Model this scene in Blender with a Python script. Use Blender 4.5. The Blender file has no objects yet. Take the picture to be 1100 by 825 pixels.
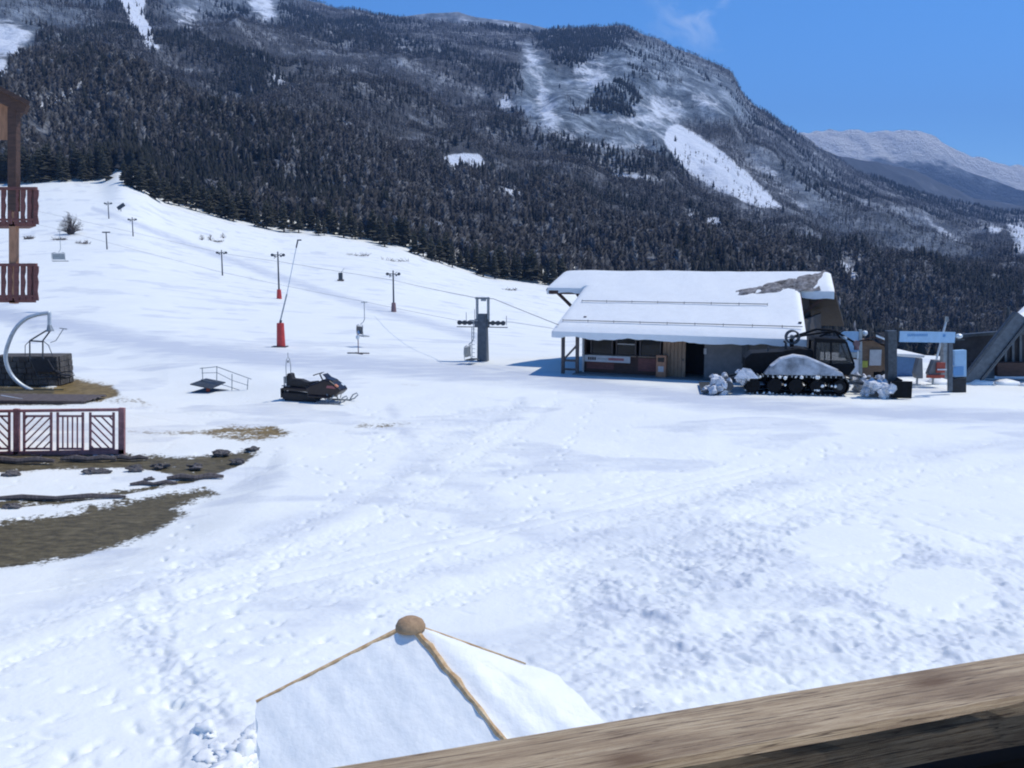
import bpy, bmesh, math, random
import numpy as np
from mathutils import Vector, Matrix
R = math.radians
random.seed(7)
rng = np.random.default_rng(11)
SC = bpy.context.scene
COL = SC.collection

# ------------------------------------------------------------------ camera, sky, sun, exposure
CAMZ = 6.3
PIT = math.atan(132.5 / 1000.0)
cd = bpy.data.cameras.new('camera'); cam = bpy.data.objects.new('camera', cd); COL.objects.link(cam)
cd.sensor_width = 36; cd.lens = 36 * 1000 / 1100.0; cd.clip_start = 0.05; cd.clip_end = 30000
cam.location = (0, 0, CAMZ); cam.rotation_euler = (math.pi / 2 - PIT, 0, 0)
SC.camera = cam
SUND = Vector((1.08, 0.28, 2.0)).normalized()
SEL = math.asin(SUND.z); SAZ = math.atan2(SUND.x, SUND.y)
w = bpy.data.worlds.new('World'); SC.world = w; w.use_nodes = True
nt = w.node_tree; nt.nodes.clear()
sky = nt.nodes.new('ShaderNodeTexSky'); sky.sky_type = 'NISHITA'; sky.sun_disc = False
sky.sun_elevation = SEL; sky.sun_rotation = SAZ; sky.altitude = 3000; sky.air_density = 1.0; sky.dust_density = 0.0; sky.ozone_density = 6.0
bg = nt.nodes.new('ShaderNodeBackground'); bg.inputs['Strength'].default_value = 0.15
wo = nt.nodes.new('ShaderNodeOutputWorld')
# thin cirrus wisps in the sky
tc = nt.nodes.new('ShaderNodeTexCoord')
def wn(t, **k):
    n = nt.nodes.new(t)
    for a, b in k.items(): setattr(n, a, b)
    return n
mp = wn('ShaderNodeMapping'); mp.inputs['Scale'].default_value = (9, 9, 14); mp.inputs['Rotation'].default_value = (0, R(50), 0)
nz = wn('ShaderNodeTexNoise'); nz.inputs['Scale'].default_value = 2.2; nz.inputs['Detail'].default_value = 8; nz.inputs['Roughness'].default_value = 0.65; nz.inputs['Distortion'].default_value = 0.8
nt.links.new(tc.outputs['Generated'], mp.inputs['Vector']); nt.links.new(mp.outputs[0], nz.inputs['Vector'])
cr = wn('ShaderNodeValToRGB'); cr.color_ramp.elements[0].position = 0.50; cr.color_ramp.elements[1].position = 0.78
nt.links.new(nz.outputs[0], cr.inputs[0])
def raydir(px, py):
    return Vector((px - 550, 1000 * math.cos(PIT) + (412.5 - py) * math.sin(PIT), -1000 * math.sin(PIT) + (412.5 - py) * math.cos(PIT)))
dv = raydir(752, 8).normalized()
dst = wn('ShaderNodeVectorMath', operation='DISTANCE'); dst.inputs[1].default_value = dv
nt.links.new(tc.outputs['Generated'], dst.inputs[0])
mr = wn('ShaderNodeMapRange'); mr.inputs[1].default_value = 0.01; mr.inputs[2].default_value = 0.06; mr.inputs[3].default_value = 0.42; mr.inputs[4].default_value = 0
nt.links.new(dst.outputs['Value'], mr.inputs[0])
mu = wn('ShaderNodeMath', operation='MULTIPLY'); nt.links.new(cr.outputs[0], mu.inputs[0]); nt.links.new(mr.outputs[0], mu.inputs[1])
mxw = wn('ShaderNodeMixRGB'); mxw.inputs[2].default_value = (6.5, 6.8, 7.2, 1)
hs_ = wn('ShaderNodeHueSaturation'); hs_.inputs['Saturation'].default_value = 1.2
nt.links.new(sky.outputs[0], hs_.inputs['Color'])
nt.links.new(mu.outputs[0], mxw.inputs[0]); nt.links.new(hs_.outputs[0], mxw.inputs[1])
nt.links.new(mxw.outputs[0], bg.inputs[0]); nt.links.new(bg.outputs[0], wo.inputs[0])
sd = bpy.data.lights.new('sun', 'SUN'); sd.energy = 2.7; sd.angle = R(0.6); sd.color = (1.0, 0.94, 0.84)
so = bpy.data.objects.new('sun', sd); COL.objects.link(so); so.rotation_euler = SUND.to_track_quat('Z', 'Y').to_euler(); so.location = SUND * 60
vs = SC.view_settings
vs.view_transform = 'Standard'; vs.look = 'None'; vs.exposure = 0.54; vs.gamma = 1.0; vs.use_curve_mapping = False
SC.render.engine = 'CYCLES'
SC.cycles.use_denoising = True
SC.cycles.pixel_filter_type = 'BLACKMAN_HARRIS'; SC.cycles.filter_width = 2.0
SC.cycles.max_bounces = 5; SC.cycles.diffuse_bounces = 3; SC.cycles.volume_bounces = 0

# ------------------------------------------------------------------ helpers
def ray(px, py):
    X = px - 550; Y = 1000 * math.cos(PIT) + (412.5 - py) * math.sin(PIT); Z = -1000 * math.sin(PIT) + (412.5 - py) * math.cos(PIT)
    return X / Y, Z / Y
def P(px, py, d):
    u, e = ray(px, py); return Vector((u * d, d, CAMZ + e * d))
def topix(x, y, z):                         # numpy: world -> photograph pixel, used only to look up where ground cover lies
    dz = z - CAMZ; c, s = math.cos(PIT), math.sin(PIT)
    dep = y * c - dz * s; up = y * s + dz * c
    dep = np.maximum(dep, 1e-3)
    return 550 + 1000 * x / dep, 412.5 - 1000 * up / dep

def h2(i, j, s):
    i = i.astype(np.int64); j = j.astype(np.int64)
    n = (i * 374761393 + j * 668265263 + s * 1442695041) & 0xffffffff
    n = ((n ^ (n >> 13)) * 1274126177) & 0xffffffff
    return ((n ^ (n >> 16)) & 0xffff) / 65535.0
def vn(x, y, s=0):
    i = np.floor(x); j = np.floor(y); fx = x - i; fy = y - j
    fx = fx * fx * (3 - 2 * fx); fy = fy * fy * (3 - 2 * fy)
    a = h2(i, j, s); b = h2(i + 1, j, s); c = h2(i, j + 1, s); d = h2(i + 1, j + 1, s)
    return (a * (1 - fx) + b * fx) * (1 - fy) + (c * (1 - fx) + d * fx) * fy
def fbm(x, y, s=0, o=4, g=0.5):
    t = 0; a = 1; m = 0
    for k in range(o):
        t = t + a * vn(x * 2 ** k + 17.3 * k, y * 2 ** k - 9.1 * k, s + k); m += a; a *= g
    return t / m
def sstep(a, b, x):
    t = np.clip((x - a) / (b - a), 0, 1); return t * t * (3 - 2 * t)
def inpoly(px, py, poly, soft=0):
    px = np.asarray(px, float); py = np.asarray(py, float)
    ins = np.zeros(px.shape, bool); dmin = np.full(px.shape, 1e9)
    n = len(poly)
    for k in range(n):
        x0, y0 = poly[k]; x1, y1 = poly[(k + 1) % n]
        if y0 != y1:
            c = ((y0 > py) != (y1 > py)) & (px < (x1 - x0) * (py - y0) / (y1 - y0) + x0)
            ins ^= c
        L = (x1 - x0) ** 2 + (y1 - y0) ** 2 + 1e-9
        t = np.clip(((px - x0) * (x1 - x0) + (py - y0) * (y1 - y0)) / L, 0, 1)
        dd = np.hypot(px - x0 - t * (x1 - x0), py - y0 - t * (y1 - y0)); dmin = np.minimum(dmin, dd)
    if soft <= 0: return ins.astype(float)
    return np.clip(0.5 + np.where(ins, dmin, -dmin) / (2 * soft), 0, 1)

def U(px): return ray(px, 280)[0]
def knots(pts): return np.array([ray(a, b)[0] for a, b in pts]), np.array([ray(a, b)[1] for a, b in pts])
EDGE = knots([(-500, 200), (0, 196), (60, 192), (110, 194), (128, 184), (150, 192), (175, 214), (220, 226), (300, 246), (360, 252), (430, 264), (470, 279), (520, 297), (560, 302), (610, 308), (680, 352), (740, 380), (900, 386), (1100, 386), (1500, 384)])
SKYL = knots([(-500, -110), (0, -70), (150, -42), (250, -22), (330, -2), (360, 8), (411, 15), (445, 21), (530, 27), (577, 34), (598, 31), (631, 29), (672, 27), (699, 39), (730, 53), (770, 68), (788, 78), (794, 92), (804, 107), (830, 124), (858, 145), (915, 181), (985, 206), (1051, 222), (1100, 229), (1500, 262)])
def smoothk(k, wpx):
    us = np.linspace(k[0][0], k[0][-1], 2200); es = np.interp(us, *k); m_ = int(wpx / 1000 / (us[1] - us[0])); kern = np.hanning(2 * m_ + 3); kern /= kern.sum()
    return us, np.convolve(np.pad(es, m_ + 1, 'edge'), kern, 'valid')
EDGEW = smoothk(EDGE, 110); EDGE = smoothk(EDGE, 14); SKYL = smoothk(SKYL, 5)
DE, DS = 300.0, 1800.0
BANK = [(-400, 300), (40, 352), (180, 385), (300, 408), (560, 420), (760, 448), (1100, 470), (1500, 480)]
_bk = [ray(a, b) for a, b in BANK]
BU = np.array([b[0] for b in _bk]); BD = np.array([-CAMZ / b[1] for b in _bk])
HOL = [(-400, 500), (0, 492), (130, 487), (200, 489), (262, 481), (285, 485), (255, 512), (205, 545), (140, 575), (60, 600), (-400, 640)]
def Hbase(x, y):
    x = np.asarray(x, float); y = np.asarray(y, float)
    r = np.hypot(x, y); th = np.arctan2(x, y)
    thc = np.clip(th, -0.85, 0.85); u = np.tan(thc); d = r * np.cos(thc)
    ee = np.interp(u, *EDGE); es = np.interp(u, *SKYL)
    back = 1 - sstep(1.0, 1.7, np.abs(th)) * 0.65
    ds = np.maximum(d, 1.0)
    # near: flat then up to the forest edge
    ef = -CAMZ / ds
    t = np.clip(np.log(ds / 60.0) / math.log(DE / 60.0), 0, 1)
    ew = np.interp(u, *EDGEW); ei = -CAMZ / 60.0 + (ew + (ee - ew) * t ** 5 + CAMZ / 60.0) * t ** 1.05
    wr = sstep(U(600), U(700), u)
    er = np.minimum(ef, ee)
    emid = ei * (1 - wr) + er * wr
    # mountain
    tm = np.clip(np.log(ds / DE) / math.log(DS / DE), 0, 1)
    em = ee + (es - ee) * tm ** 0.85
    e = np.where(ds < 60, ef, np.where(ds < DE, emid, em))
    z = CAMZ + e * ds
    z = np.where(ds > DS, CAMZ + es * DS - (ds - DS) * 0.35, z)
    z = np.where(ds < 60, 0.0, z)
    z = z * np.where(ds > 70, back, 1.0)
    return z, u, d, tm
def H(x, y):
    z, u, d, tm = Hbase(x, y)
    x = np.asarray(x, float); y = np.asarray(y, float)
    # the foreground lies a little lower, below a groomed bank
    bd = np.interp(u, BU, BD)
    step = sstep(bd * 0.80, bd * 1.02, d)
    front = np.where(y > 0, 1.0, 0.0)
    z = z - 0.42 * (1 - step)
    px, py = topix(x, y, np.zeros_like(x))
    near = (d < 75) & (y > 2)
    hol = np.where(near, sstep(0, 1, inpoly(px, py, HOL, 30)), 0)
    z = z - 0.40 * hol * near
    z = z + 0.10 * (fbm(x / 7, y / 7, 3, 3) - 0.5) * 2 * np.clip(d / 30, 0.3, 1)
    z = z + (fbm(x / 60, y / 60, 5, 3) - 0.5) * 5.0 * sstep(85, 160, d) * (1 - sstep(240, 330, d))
    return z
def Hs(x, y): return float(H(np.array([x]), np.array([y]))[0])
def gp(px, py, dmax=340):
    u, e = ray(px, py)
    ds = np.geomspace(3, dmax, 2500); xs = u * ds; zs = CAMZ + e * ds; hh = H(xs, ds)
    k = np.argmax(hh >= zs)
    if hh[k] < zs[k]: k = len(ds) - 1
    d = ds[k]
    return Vector((u * d, d, float(hh[k])))

# ---- materials
def mat(name, c, rough=0.7, metal=0.0, var=0.15, scale=6.0, bump=0.0, bscale=None, c2=None, stretch=None, coat=0, spec=0.5, thr=None):
    m = bpy.data.materials.new(name); m.use_nodes = True; n = m.node_tree; b = n.nodes['Principled BSDF']
    b.inputs['Roughness'].default_value = rough; b.inputs['Metallic'].default_value = metal
    b.inputs['Specular IOR Level'].default_value = spec
    if coat: b.inputs['Coat Weight'].default_value = coat
    t = n.nodes.new('ShaderNodeTexCoord'); mpn = n.nodes.new('ShaderNodeMapping'); n.links.new(t.outputs['Object'], mpn.inputs[0])
    if stretch: mpn.inputs['Scale'].default_value = stretch
    z = n.nodes.new('ShaderNodeTexNoise'); z.inputs['Scale'].default_value = scale; z.inputs['Detail'].default_value = 6; z.inputs['Roughness'].default_value = 0.6
    n.links.new(mpn.outputs[0], z.inputs['Vector'])
    r_ = n.nodes.new('ShaderNodeValToRGB')
    lo = tuple(max(0, v * (1 - var)) for v in c) + (1,); hi = tuple(min(1, v * (1 + var)) for v in c) + (1,)
    if c2: hi = tuple(c2) + (1,); lo = tuple(c) + (1,)
    r_.color_ramp.elements[0].color = lo; r_.color_ramp.elements[1].color = hi
    a, bb = thr or (0.32, 0.68)
    r_.color_ramp.elements[0].position = a; r_.color_ramp.elements[1].position = bb
    n.links.new(z.outputs[0], r_.inputs[0]); n.links.new(r_.outputs[0], b.inputs['Base Color'])
    if bump:
        z2 = n.nodes.new('ShaderNodeTexNoise'); z2.inputs['Scale'].default_value = bscale or scale * 4; z2.inputs['Detail'].default_value = 5
        n.links.new(mpn.outputs[0], z2.inputs['Vector'])
        bn = n.nodes.new('ShaderNodeBump'); bn.inputs['Strength'].default_value = bump; bn.inputs['Distance'].default_value = 0.05
        n.links.new(z2.outputs[0], bn.inputs['Height']); n.links.new(bn.outputs[0], b.inputs['Normal'])
    return m
SNOWC = (0.86, 0.88, 0.86)
M = {}
M['snow'] = mat('snow', SNOWC, 0.55, var=0.03, scale=3, bump=0.25, bscale=9)
M['snowrough'] = mat('rough_snow', (0.42, 0.45, 0.49), 0.7, scale=2.5, bump=1.0, bscale=9, c2=(0.78, 0.81, 0.85))
M['darkwood'] = mat('dark_wood', (0.075, 0.04, 0.03), 0.75, var=0.35, scale=3, stretch=(1, 1, 6), bump=0.2)
M['redwood'] = mat('red_stained_wood', (0.17, 0.06, 0.05), 0.65, var=0.3, scale=4, stretch=(1, 1, 5), bump=0.15)
M['fencewood'] = mat('fence_wood', (0.34, 0.16, 0.155), 0.7, var=0.3, scale=5, bump=0.15)
M['oldwood'] = mat('weathered_wood', (0.12, 0.10, 0.095), 0.85, var=0.4, scale=3, stretch=(6, 1, 1), bump=0.5)
M['tanwood'] = mat('tan_wood', (0.30, 0.20, 0.13), 0.7, var=0.25, scale=3, stretch=(4, 4, 1), bump=0.15)
M['postwood'] = mat('post_wood', (0.40, 0.20, 0.11), 0.7, var=0.25, scale=3, stretch=(4, 4, 1))
M['greysteel'] = mat('galvanised_steel', (0.33, 0.36, 0.37), 0.5, 0.6, var=0.2, scale=8)
M['darksteel'] = mat('dark_steel', (0.07, 0.08, 0.09), 0.5, 0.5, var=0.3, scale=8)
M['palesteel'] = mat('pale_steel', (0.55, 0.62, 0.66), 0.45, 0.3, var=0.15, scale=6)
M['black'] = mat('black_rubber', (0.016, 0.016, 0.018), 0.65, var=0.4, scale=8, bump=0.2)
M['blackplastic'] = mat('black_plastic', (0.018, 0.014, 0.016), 0.32, var=0.4, scale=8)
M['redpad'] = mat('red_padding', (0.50, 0.045, 0.04), 0.5, var=0.2, scale=4, bump=0.2)
M['redpaint'] = mat('red_paint', (0.42, 0.07, 0.04), 0.5, var=0.2, scale=6)
M['brownpad'] = mat('brown_padding', (0.22, 0.13, 0.13), 0.7, var=0.2, scale=4)
M['bluesign'] = mat('blue_sign', (0.12, 0.30, 0.55), 0.4, var=0.08, scale=4)
M['bluepale'] = mat('pale_blue_sign', (0.33, 0.52, 0.70), 0.4, var=0.08, scale=4)
M['bluedark'] = mat('dark_blue_paint', (0.035, 0.09, 0.22), 0.5, var=0.1, scale=4)
M['bluewall'] = mat('blue_container', (0.10, 0.22, 0.42), 0.5, var=0.12, scale=5)
M['white'] = mat('white_panel', (0.78, 0.80, 0.82), 0.5, var=0.05, scale=5)
M['offwhite'] = mat('off_white_panel', (0.50, 0.50, 0.50), 0.6, var=0.12, scale=5)
M['yellow'] = mat('yellow_board', (0.42, 0.42, 0.06), 0.6, var=0.15, scale=5)
M['hutwood'] = mat('hut_wood', (0.20, 0.125, 0.075), 0.75, var=0.3, scale=4, stretch=(1, 1, 7), bump=0.2)
M['greywall'] = mat('grey_render', (0.20, 0.20, 0.20), 0.85, var=0.15, scale=3)
M['darkinside'] = mat('dark_interior', (0.02, 0.018, 0.018), 0.9)
M['glass'] = mat('window_glass', (0.01, 0.013, 0.016), 0.06, var=0.2, spec=0.25)
M['slate'] = mat('roof_boards', (0.12, 0.09, 0.08), 0.85, var=0.3, scale=5, bump=0.3)
M['stationdark'] = mat('dark_station_cladding', (0.035, 0.035, 0.04), 0.85, var=0.35, scale=3)
M['girder'] = mat('girder_steel', (0.11, 0.13, 0.15), 0.6, 0.3, var=0.25, scale=5)
M['shadewood'] = mat('shaded_board', (0.008, 0.006, 0.005), 0.85, var=0.3, scale=4, stretch=(1, 6, 6))  # near-black: the shade below the handrail is put into the board colour
M['cabglass'] = mat('cab_glass', (0.02, 0.03, 0.035), 0.05, var=0.1, spec=0.5); M['cabglass'].node_tree.nodes['Principled BSDF'].inputs['Alpha'].default_value = 0.40
M['roofdark'] = mat('dark_roof_boards', (0.026, 0.021, 0.02), 0.85, var=0.3, scale=5)
M['machineblack'] = mat('machine_black_paint', (0.005, 0.0055, 0.007), 0.6, var=0.4, scale=6, spec=0.15)
M['gravel'] = mat('bare_roof_gravel', (0.04, 0.037, 0.035), 0.95, scale=4, bump=0.6, c2=(0.34, 0.33, 0.33))
M['stone'] = mat('dark_stone', (0.035, 0.032, 0.03), 0.9, scale=2.2, bump=0.8, bscale=8, c2=(0.13, 0.12, 0.11))
M['rock'] = mat('grey_rock', (0.06, 0.055, 0.055), 0.9, scale=3, bump=0.8, c2=(0.16, 0.145, 0.14))
M['bark'] = mat('bark', (0.05, 0.038, 0.032), 0.9, var=0.3, scale=6)
M['needle'] = mat('pine_needles', (0.018, 0.022, 0.014), 0.85, scale=1.2, c2=(0.055, 0.052, 0.035))
M['twig'] = mat('twigs', (0.07, 0.055, 0.05), 0.9, var=0.3, scale=6)
M['tile'] = mat('tan_cap', (0.38, 0.25, 0.14), 0.75, var=0.25, scale=9, bump=0.3)
M['ochre'] = mat('ochre_canvas', (0.42, 0.24, 0.10), 0.8, scale=9, bump=0.3, c2=(0.80, 0.60, 0.36))
M['amber'] = mat('amber_lamp_glass', (0.7, 0.25, 0.12), 0.2, var=0.1)
M['palered'] = mat('faded_red', (0.35, 0.12, 0.12), 0.6)
M['greyfender'] = mat('grey_snow_dusted_panel', (0.13, 0.145, 0.16), 0.6, scale=1.7, bump=0.3, c2=(0.52, 0.56, 0.60))

# ---- mesh builder
class MB:
    def __init__(s): s.v = []; s.f = []
    def add(s, vs, fs):
        k = len(s.v); s.v += [tuple(v) for v in vs]; s.f += [tuple(i + k for i in f) for f in fs]; return s
    def box(s, c, size, rot=None, taper=1.0):
        x, y, z = [a / 2 for a in size]; pts = []
        for dz in (-1, 1):
            tp = taper if dz > 0 else 1
            for dx, dy in ((-1, -1), (1, -1), (1, 1), (-1, 1)): pts.append(Vector((dx * x * tp, dy * y * tp, dz * z)))
        if rot is not None:
            m = rot if isinstance(rot, Matrix) else Matrix.Rotation(rot, 3, 'Z')
            pts = [m @ p for p in pts]
        c = Vector(c)
        return s.add([p + c for p in pts], [(3, 2, 1, 0), (4, 5, 6, 7), (0, 1, 5, 4), (1, 2, 6, 5), (2, 3, 7, 6), (3, 0, 4, 7)])
    def beam(s, a, b, w, h=None, up=(0, 0, 1)):
        a = Vector(a); b = Vector(b); h = h or w; t = (b - a).normalized(); u = Vector(up)
        if abs(t.dot(u)) > 0.98: u = Vector((0, 1, 0))
        sd_ = t.cross(u).normalized(); u = sd_.cross(t).normalized(); pts = []
        for p in (a, b):
            for i, j in ((-1, -1), (1, -1), (1, 1), (-1, 1)): pts.append(p + sd_ * i * w / 2 + u * j * h / 2)
        return s.add(pts, [(3, 2, 1, 0), (4, 5, 6, 7), (0, 1, 5, 4), (1, 2, 6, 5), (2, 3, 7, 6), (3, 0, 4, 7)])
    def tube(s, pts, r, n=8):
        pts = [Vector(p) for p in pts]; rs = r if isinstance(r, (list, tuple)) else [r] * len(pts)
        vs = []; fs = []; prev = None
        for k, p in enumerate(pts):
            t = (pts[min(k + 1, len(pts) - 1)] - pts[max(k - 1, 0)]).normalized()
            if prev is None:
                u = Vector((0, 0, 1)) if abs(t.z) < 0.9 else Vector((1, 0, 0))
                prev = t.cross(u).normalized()
            a = (prev - t * prev.dot(t)).normalized(); b = t.cross(a); prev = a
            for q in range(n):
                an = 2 * math.pi * q / n; vs.append(p + (a * math.cos(an) + b * math.sin(an)) * rs[k])
        for k in range(len(pts) - 1):
            for q in range(n):
                q2 = (q + 1) % n; fs.append((k * n + q, k * n + q2, (k + 1) * n + q2, (k + 1) * n + q))
        fs.append(tuple(range(n - 1, -1, -1))); fs.append(tuple((len(pts) - 1) * n + q for q in range(n)))
        return s.add(vs, fs)
    def prism(s, poly, a, b, fn):               # poly 2D list, extruded from a to b; fn(u, v, w) -> point
        n = len(poly); vs = [fn(u, v, a) for u, v in poly] + [fn(u, v, b) for u, v in poly]
        return s.add(vs, [tuple(range(n - 1, -1, -1)), tuple(range(n, 2 * n))] + [(k, (k + 1) % n, n + (k + 1) % n, n + k) for k in range(n)])
    def slab(s, pts, th, up=(0, 0, 1)):         # thick polygon from 3D points
        up = Vector(up); pts = [Vector(p) for p in pts]; n = len(pts)
        return s.add(pts + [p + up * th for p in pts], [tuple(range(n - 1, -1, -1)), tuple(range(n, 2 * n))] + [(k, (k + 1) % n, n + (k + 1) % n, n + k) for k in range(n)])
    def blob(s, c, r, seed=0, sub=2, amp=0.25, squash=(1, 1, 1)):
        bm = bmesh.new(); bmesh.ops.create_icosphere(bm, subdivisions=sub, radius=1)
        rd = random.Random(seed); o = Vector((rd.random() * 50, rd.random() * 50, rd.random() * 50))
        from mathutils import noise as mn
        vs = []
        for v in bm.verts:
            k = 1 + amp * (mn.noise(v.co * 1.3 + o) * 1.4 + mn.noise(v.co * 3.1 + o) * 0.7)
            vs.append(Vector(c) + Vector((v.co.x * squash[0], v.co.y * squash[1], v.co.z * squash[2])) * r * k)
        fs = [tuple(v.index for v in f.verts) for f in bm.faces]; bm.free()
        return s.add(vs, fs)
    def build(s, name, m, parent=None, bevel=0, smooth=False, loc=None, rz=0):
        me = bpy.data.meshes.new(name); me.from_pydata([tuple(v) for v in s.v], [], s.f); me.update()
        bm = bmesh.new(); bm.from_mesh(me); bmesh.ops.recalc_face_normals(bm, faces=bm.faces); bm.to_mesh(me); bm.free()
        if smooth: me.polygons.foreach_set('use_smooth', [True] * len(me.polygons))
        me.materials.append(M[m] if isinstance(m, str) else m)
        o = bpy.data.objects.new(name, me); COL.objects.link(o)
        if parent: o.parent = parent
        if loc is not None: o.location = loc
        o.rotation_euler.z = rz
        if bevel:
            bv = o.modifiers.new('bevel', 'BEVEL'); bv.width = bevel; bv.segments = 2; bv.limit_method = 'ANGLE'
        return o
def tag(o, label, cat, group=None):
    o['label'] = label; o['category'] = cat
    if group: o['group'] = group
    return o
def thing(name, label, cat, loc=(0, 0, 0), rz=0, group=None):
    o = bpy.data.objects.new(name, None); COL.objects.link(o); o.location = loc; o.rotation_euler.z = rz; o.empty_display_size = 0.3
    return tag(o, label, cat, group)
def structure(o): o['kind'] = 'structure'; return o
def copy_tree(o, parent=None):
    c = o.copy(); COL.objects.link(c)
    if parent: c.parent = parent
    for ch in [q for q in bpy.data.objects if q.parent == o]: copy_tree(ch, c)
    return c
def grid_mesh(name, X, Y, Z, wrap=False, attrs=None, m=None):
    nr, nc = X.shape; co = np.stack([X, Y, Z], -1).reshape(-1, 3).astype(np.float32)
    I = np.arange(nr * nc).reshape(nr, nc)
    if wrap: I = np.concatenate([I, I[:, :1]], 1)
    q = np.stack([I[:-1, :-1], I[:-1, 1:], I[1:, 1:], I[1:, :-1]], -1).reshape(-1, 4)[:, ::-1]
    me = bpy.data.meshes.new(name); me.vertices.add(len(co)); me.vertices.foreach_set('co', co.ravel())
    me.loops.add(q.size); me.loops.foreach_set('vertex_index', q.ravel().astype(np.int32))
    me.polygons.add(len(q)); me.polygons.foreach_set('loop_start', np.arange(0, q.size, 4, dtype=np.int32))
    me.update(calc_edges=True)
    me.polygons.foreach_set('use_smooth', np.ones(len(q), bool))
    for k, a in (attrs or {}).items():
        at = me.attributes.new(k, 'FLOAT', 'POINT'); at.data.foreach_set('value', a.ravel().astype(np.float32))
    if m: me.materials.append(m)
    o = bpy.data.objects.new(name, me); COL.objects.link(o); return o

# ------------------------------------------------------------------ ground
def nodes_of(m): m.use_nodes = True; return m.node_tree, m.node_tree.nodes['Principled BSDF']
def attr(n, name): a = n.nodes.new('ShaderNodeAttribute'); a.attribute_name = name; return a.outputs['Fac']
def noise(n, scale, detail=6, rough=0.6, vec=None, coord='Object'):
    t = n.nodes.new('ShaderNodeTexCoord'); z = n.nodes.new('ShaderNodeTexNoise'); z.inputs['Scale'].default_value = scale
    z.inputs['Detail'].default_value = detail; z.inputs['Roughness'].default_value = rough
    if vec:
        mpp = n.nodes.new('ShaderNodeMapping'); mpp.inputs['Scale'].default_value = vec; n.links.new(t.outputs[coord], mpp.inputs[0]); n.links.new(mpp.outputs[0], z.inputs['Vector'])
    else: n.links.new(t.outputs[coord], z.inputs['Vector'])
    return z.outputs[0]
def ramp(n, fac, stops):
    r_ = n.nodes.new('ShaderNodeValToRGB'); n.links.new(fac, r_.inputs[0])
    e = r_.color_ramp.elements
    while len(e) < len(stops): e.new(0.5)
    for k, (p, c) in enumerate(stops): e[k].position = p; e[k].color = tuple(c) + (1,)
    return r_.outputs[0]
def mixc(n, fac, a, b):
    m_ = n.nodes.new('ShaderNodeMixRGB'); n.links.new(fac, m_.inputs[0])
    for k, v in ((1, a), (2, b)):
        if isinstance(v, tuple): m_.inputs[k].default_value = v + (1,)
        else: n.links.new(v, m_.inputs[k])
    return m_.outputs[0]
def mth(n, op, a, b=0.0):
    m_ = n.nodes.new('ShaderNodeMath'); m_.operation = op
    for k, v in enumerate((a, b)):
        if isinstance(v, (int, float)): m_.inputs[k].default_value = v
        else: n.links.new(v, m_.inputs[k])
    return m_.outputs[0]

gm = bpy.data.materials.new('snow_ground'); n, b = nodes_of(gm)
snowc = ramp(n, noise(n, 0.35, 5), [(0.3, (0.795, 0.825, 0.79)), (0.7, (0.86, 0.885, 0.845))])
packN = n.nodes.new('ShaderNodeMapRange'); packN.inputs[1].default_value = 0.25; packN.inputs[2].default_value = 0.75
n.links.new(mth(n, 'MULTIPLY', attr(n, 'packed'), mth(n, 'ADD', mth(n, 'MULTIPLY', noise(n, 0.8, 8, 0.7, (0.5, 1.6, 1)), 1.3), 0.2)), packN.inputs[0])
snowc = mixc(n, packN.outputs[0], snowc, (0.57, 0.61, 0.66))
grass = ramp(n, noise(n, 3.0, 8, 0.7), [(0.3, (0.08, 0.06, 0.02)), (0.5, (0.20, 0.14, 0.05)), (0.72, (0.34, 0.26, 0.12))])
mud = ramp(n, noise(n, 3.5, 12, 0.78, (0.6, 1.3, 1)), [(0.34, (0.035, 0.03, 0.02)), (0.5, (0.11, 0.092, 0.05)), (0.66, (0.20, 0.17, 0.10))])
soil = mixc(n, attr(n, 'mud'), grass, mud)
fz = noise(n, 1.3, 8, 0.72); fz2 = noise(n, 7, 5, 0.7)
fv = mth(n, 'ADD', mth(n, 'MULTIPLY', mth(n, 'SUBTRACT', fz, 0.5), 1.1), mth(n, 'MULTIPLY', mth(n, 'SUBTRACT', fz2, 0.5), 1.1))
ba = mth(n, 'ADD', attr(n, 'bare'), fv)
bm_ = n.nodes.new('ShaderNodeMapRange'); bm_.inputs[1].default_value = 0.44; bm_.inputs[2].default_value = 0.58; n.links.new(ba, bm_.inputs[0])
bareF = mth(n, 'MULTIPLY', bm_.outputs[0], mth(n, 'GREATER_THAN', attr(n, 'bare'), 0.03))
n.links.new(mixc(n, bareF, snowc, soil), b.inputs['Base Color'])
b.inputs['Roughness'].default_value = 0.6; b.inputs['Specular IOR Level'].default_value = 0.3
bn = n.nodes.new('ShaderNodeBump'); bn.inputs['Strength'].default_value = 0.45; bn.inputs['Distance'].default_value = 0.04
hb = mth(n, 'ADD', mth(n, 'MULTIPLY', noise(n, 9, 5), 0.8), mth(n, 'MULTIPLY', noise(n, 2.2, 4), 1.2))
hb = mth(n, 'SUBTRACT', hb, mth(n, 'MULTIPLY', bareF, 0.9))
hb = mth(n, 'ADD', hb, mth(n, 'MULTIPLY', mth(n, 'MULTIPLY', noise(n, 22, 4, 0.8), bareF), 2.5))
n.links.new(hb, bn.inputs['Height']); n.links.new(bn.outputs[0], b.inputs['Normal'])

th_f = np.linspace(R(-36), R(36), 980)
th_b = np.linspace(R(36), R(324), 90)[1:-1]
TH = np.concatenate([th_f, th_b])
pyr = np.concatenate([np.array([6000, 3000, 1900, 1400, 1100, 900, 780, 700]), np.linspace(650, 96, 930)])
RR = np.concatenate([CAMZ / (pyr / 1000.0), np.geomspace(66, 345, 190)])
TT, RG = np.meshgrid(TH, RR)
GX = RG * np.sin(TT); GY = RG * np.cos(TT)
GZ = H(GX, GY)
PX, PY = topix(GX, GY, GZ)
ok = (GY > 3)
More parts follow.
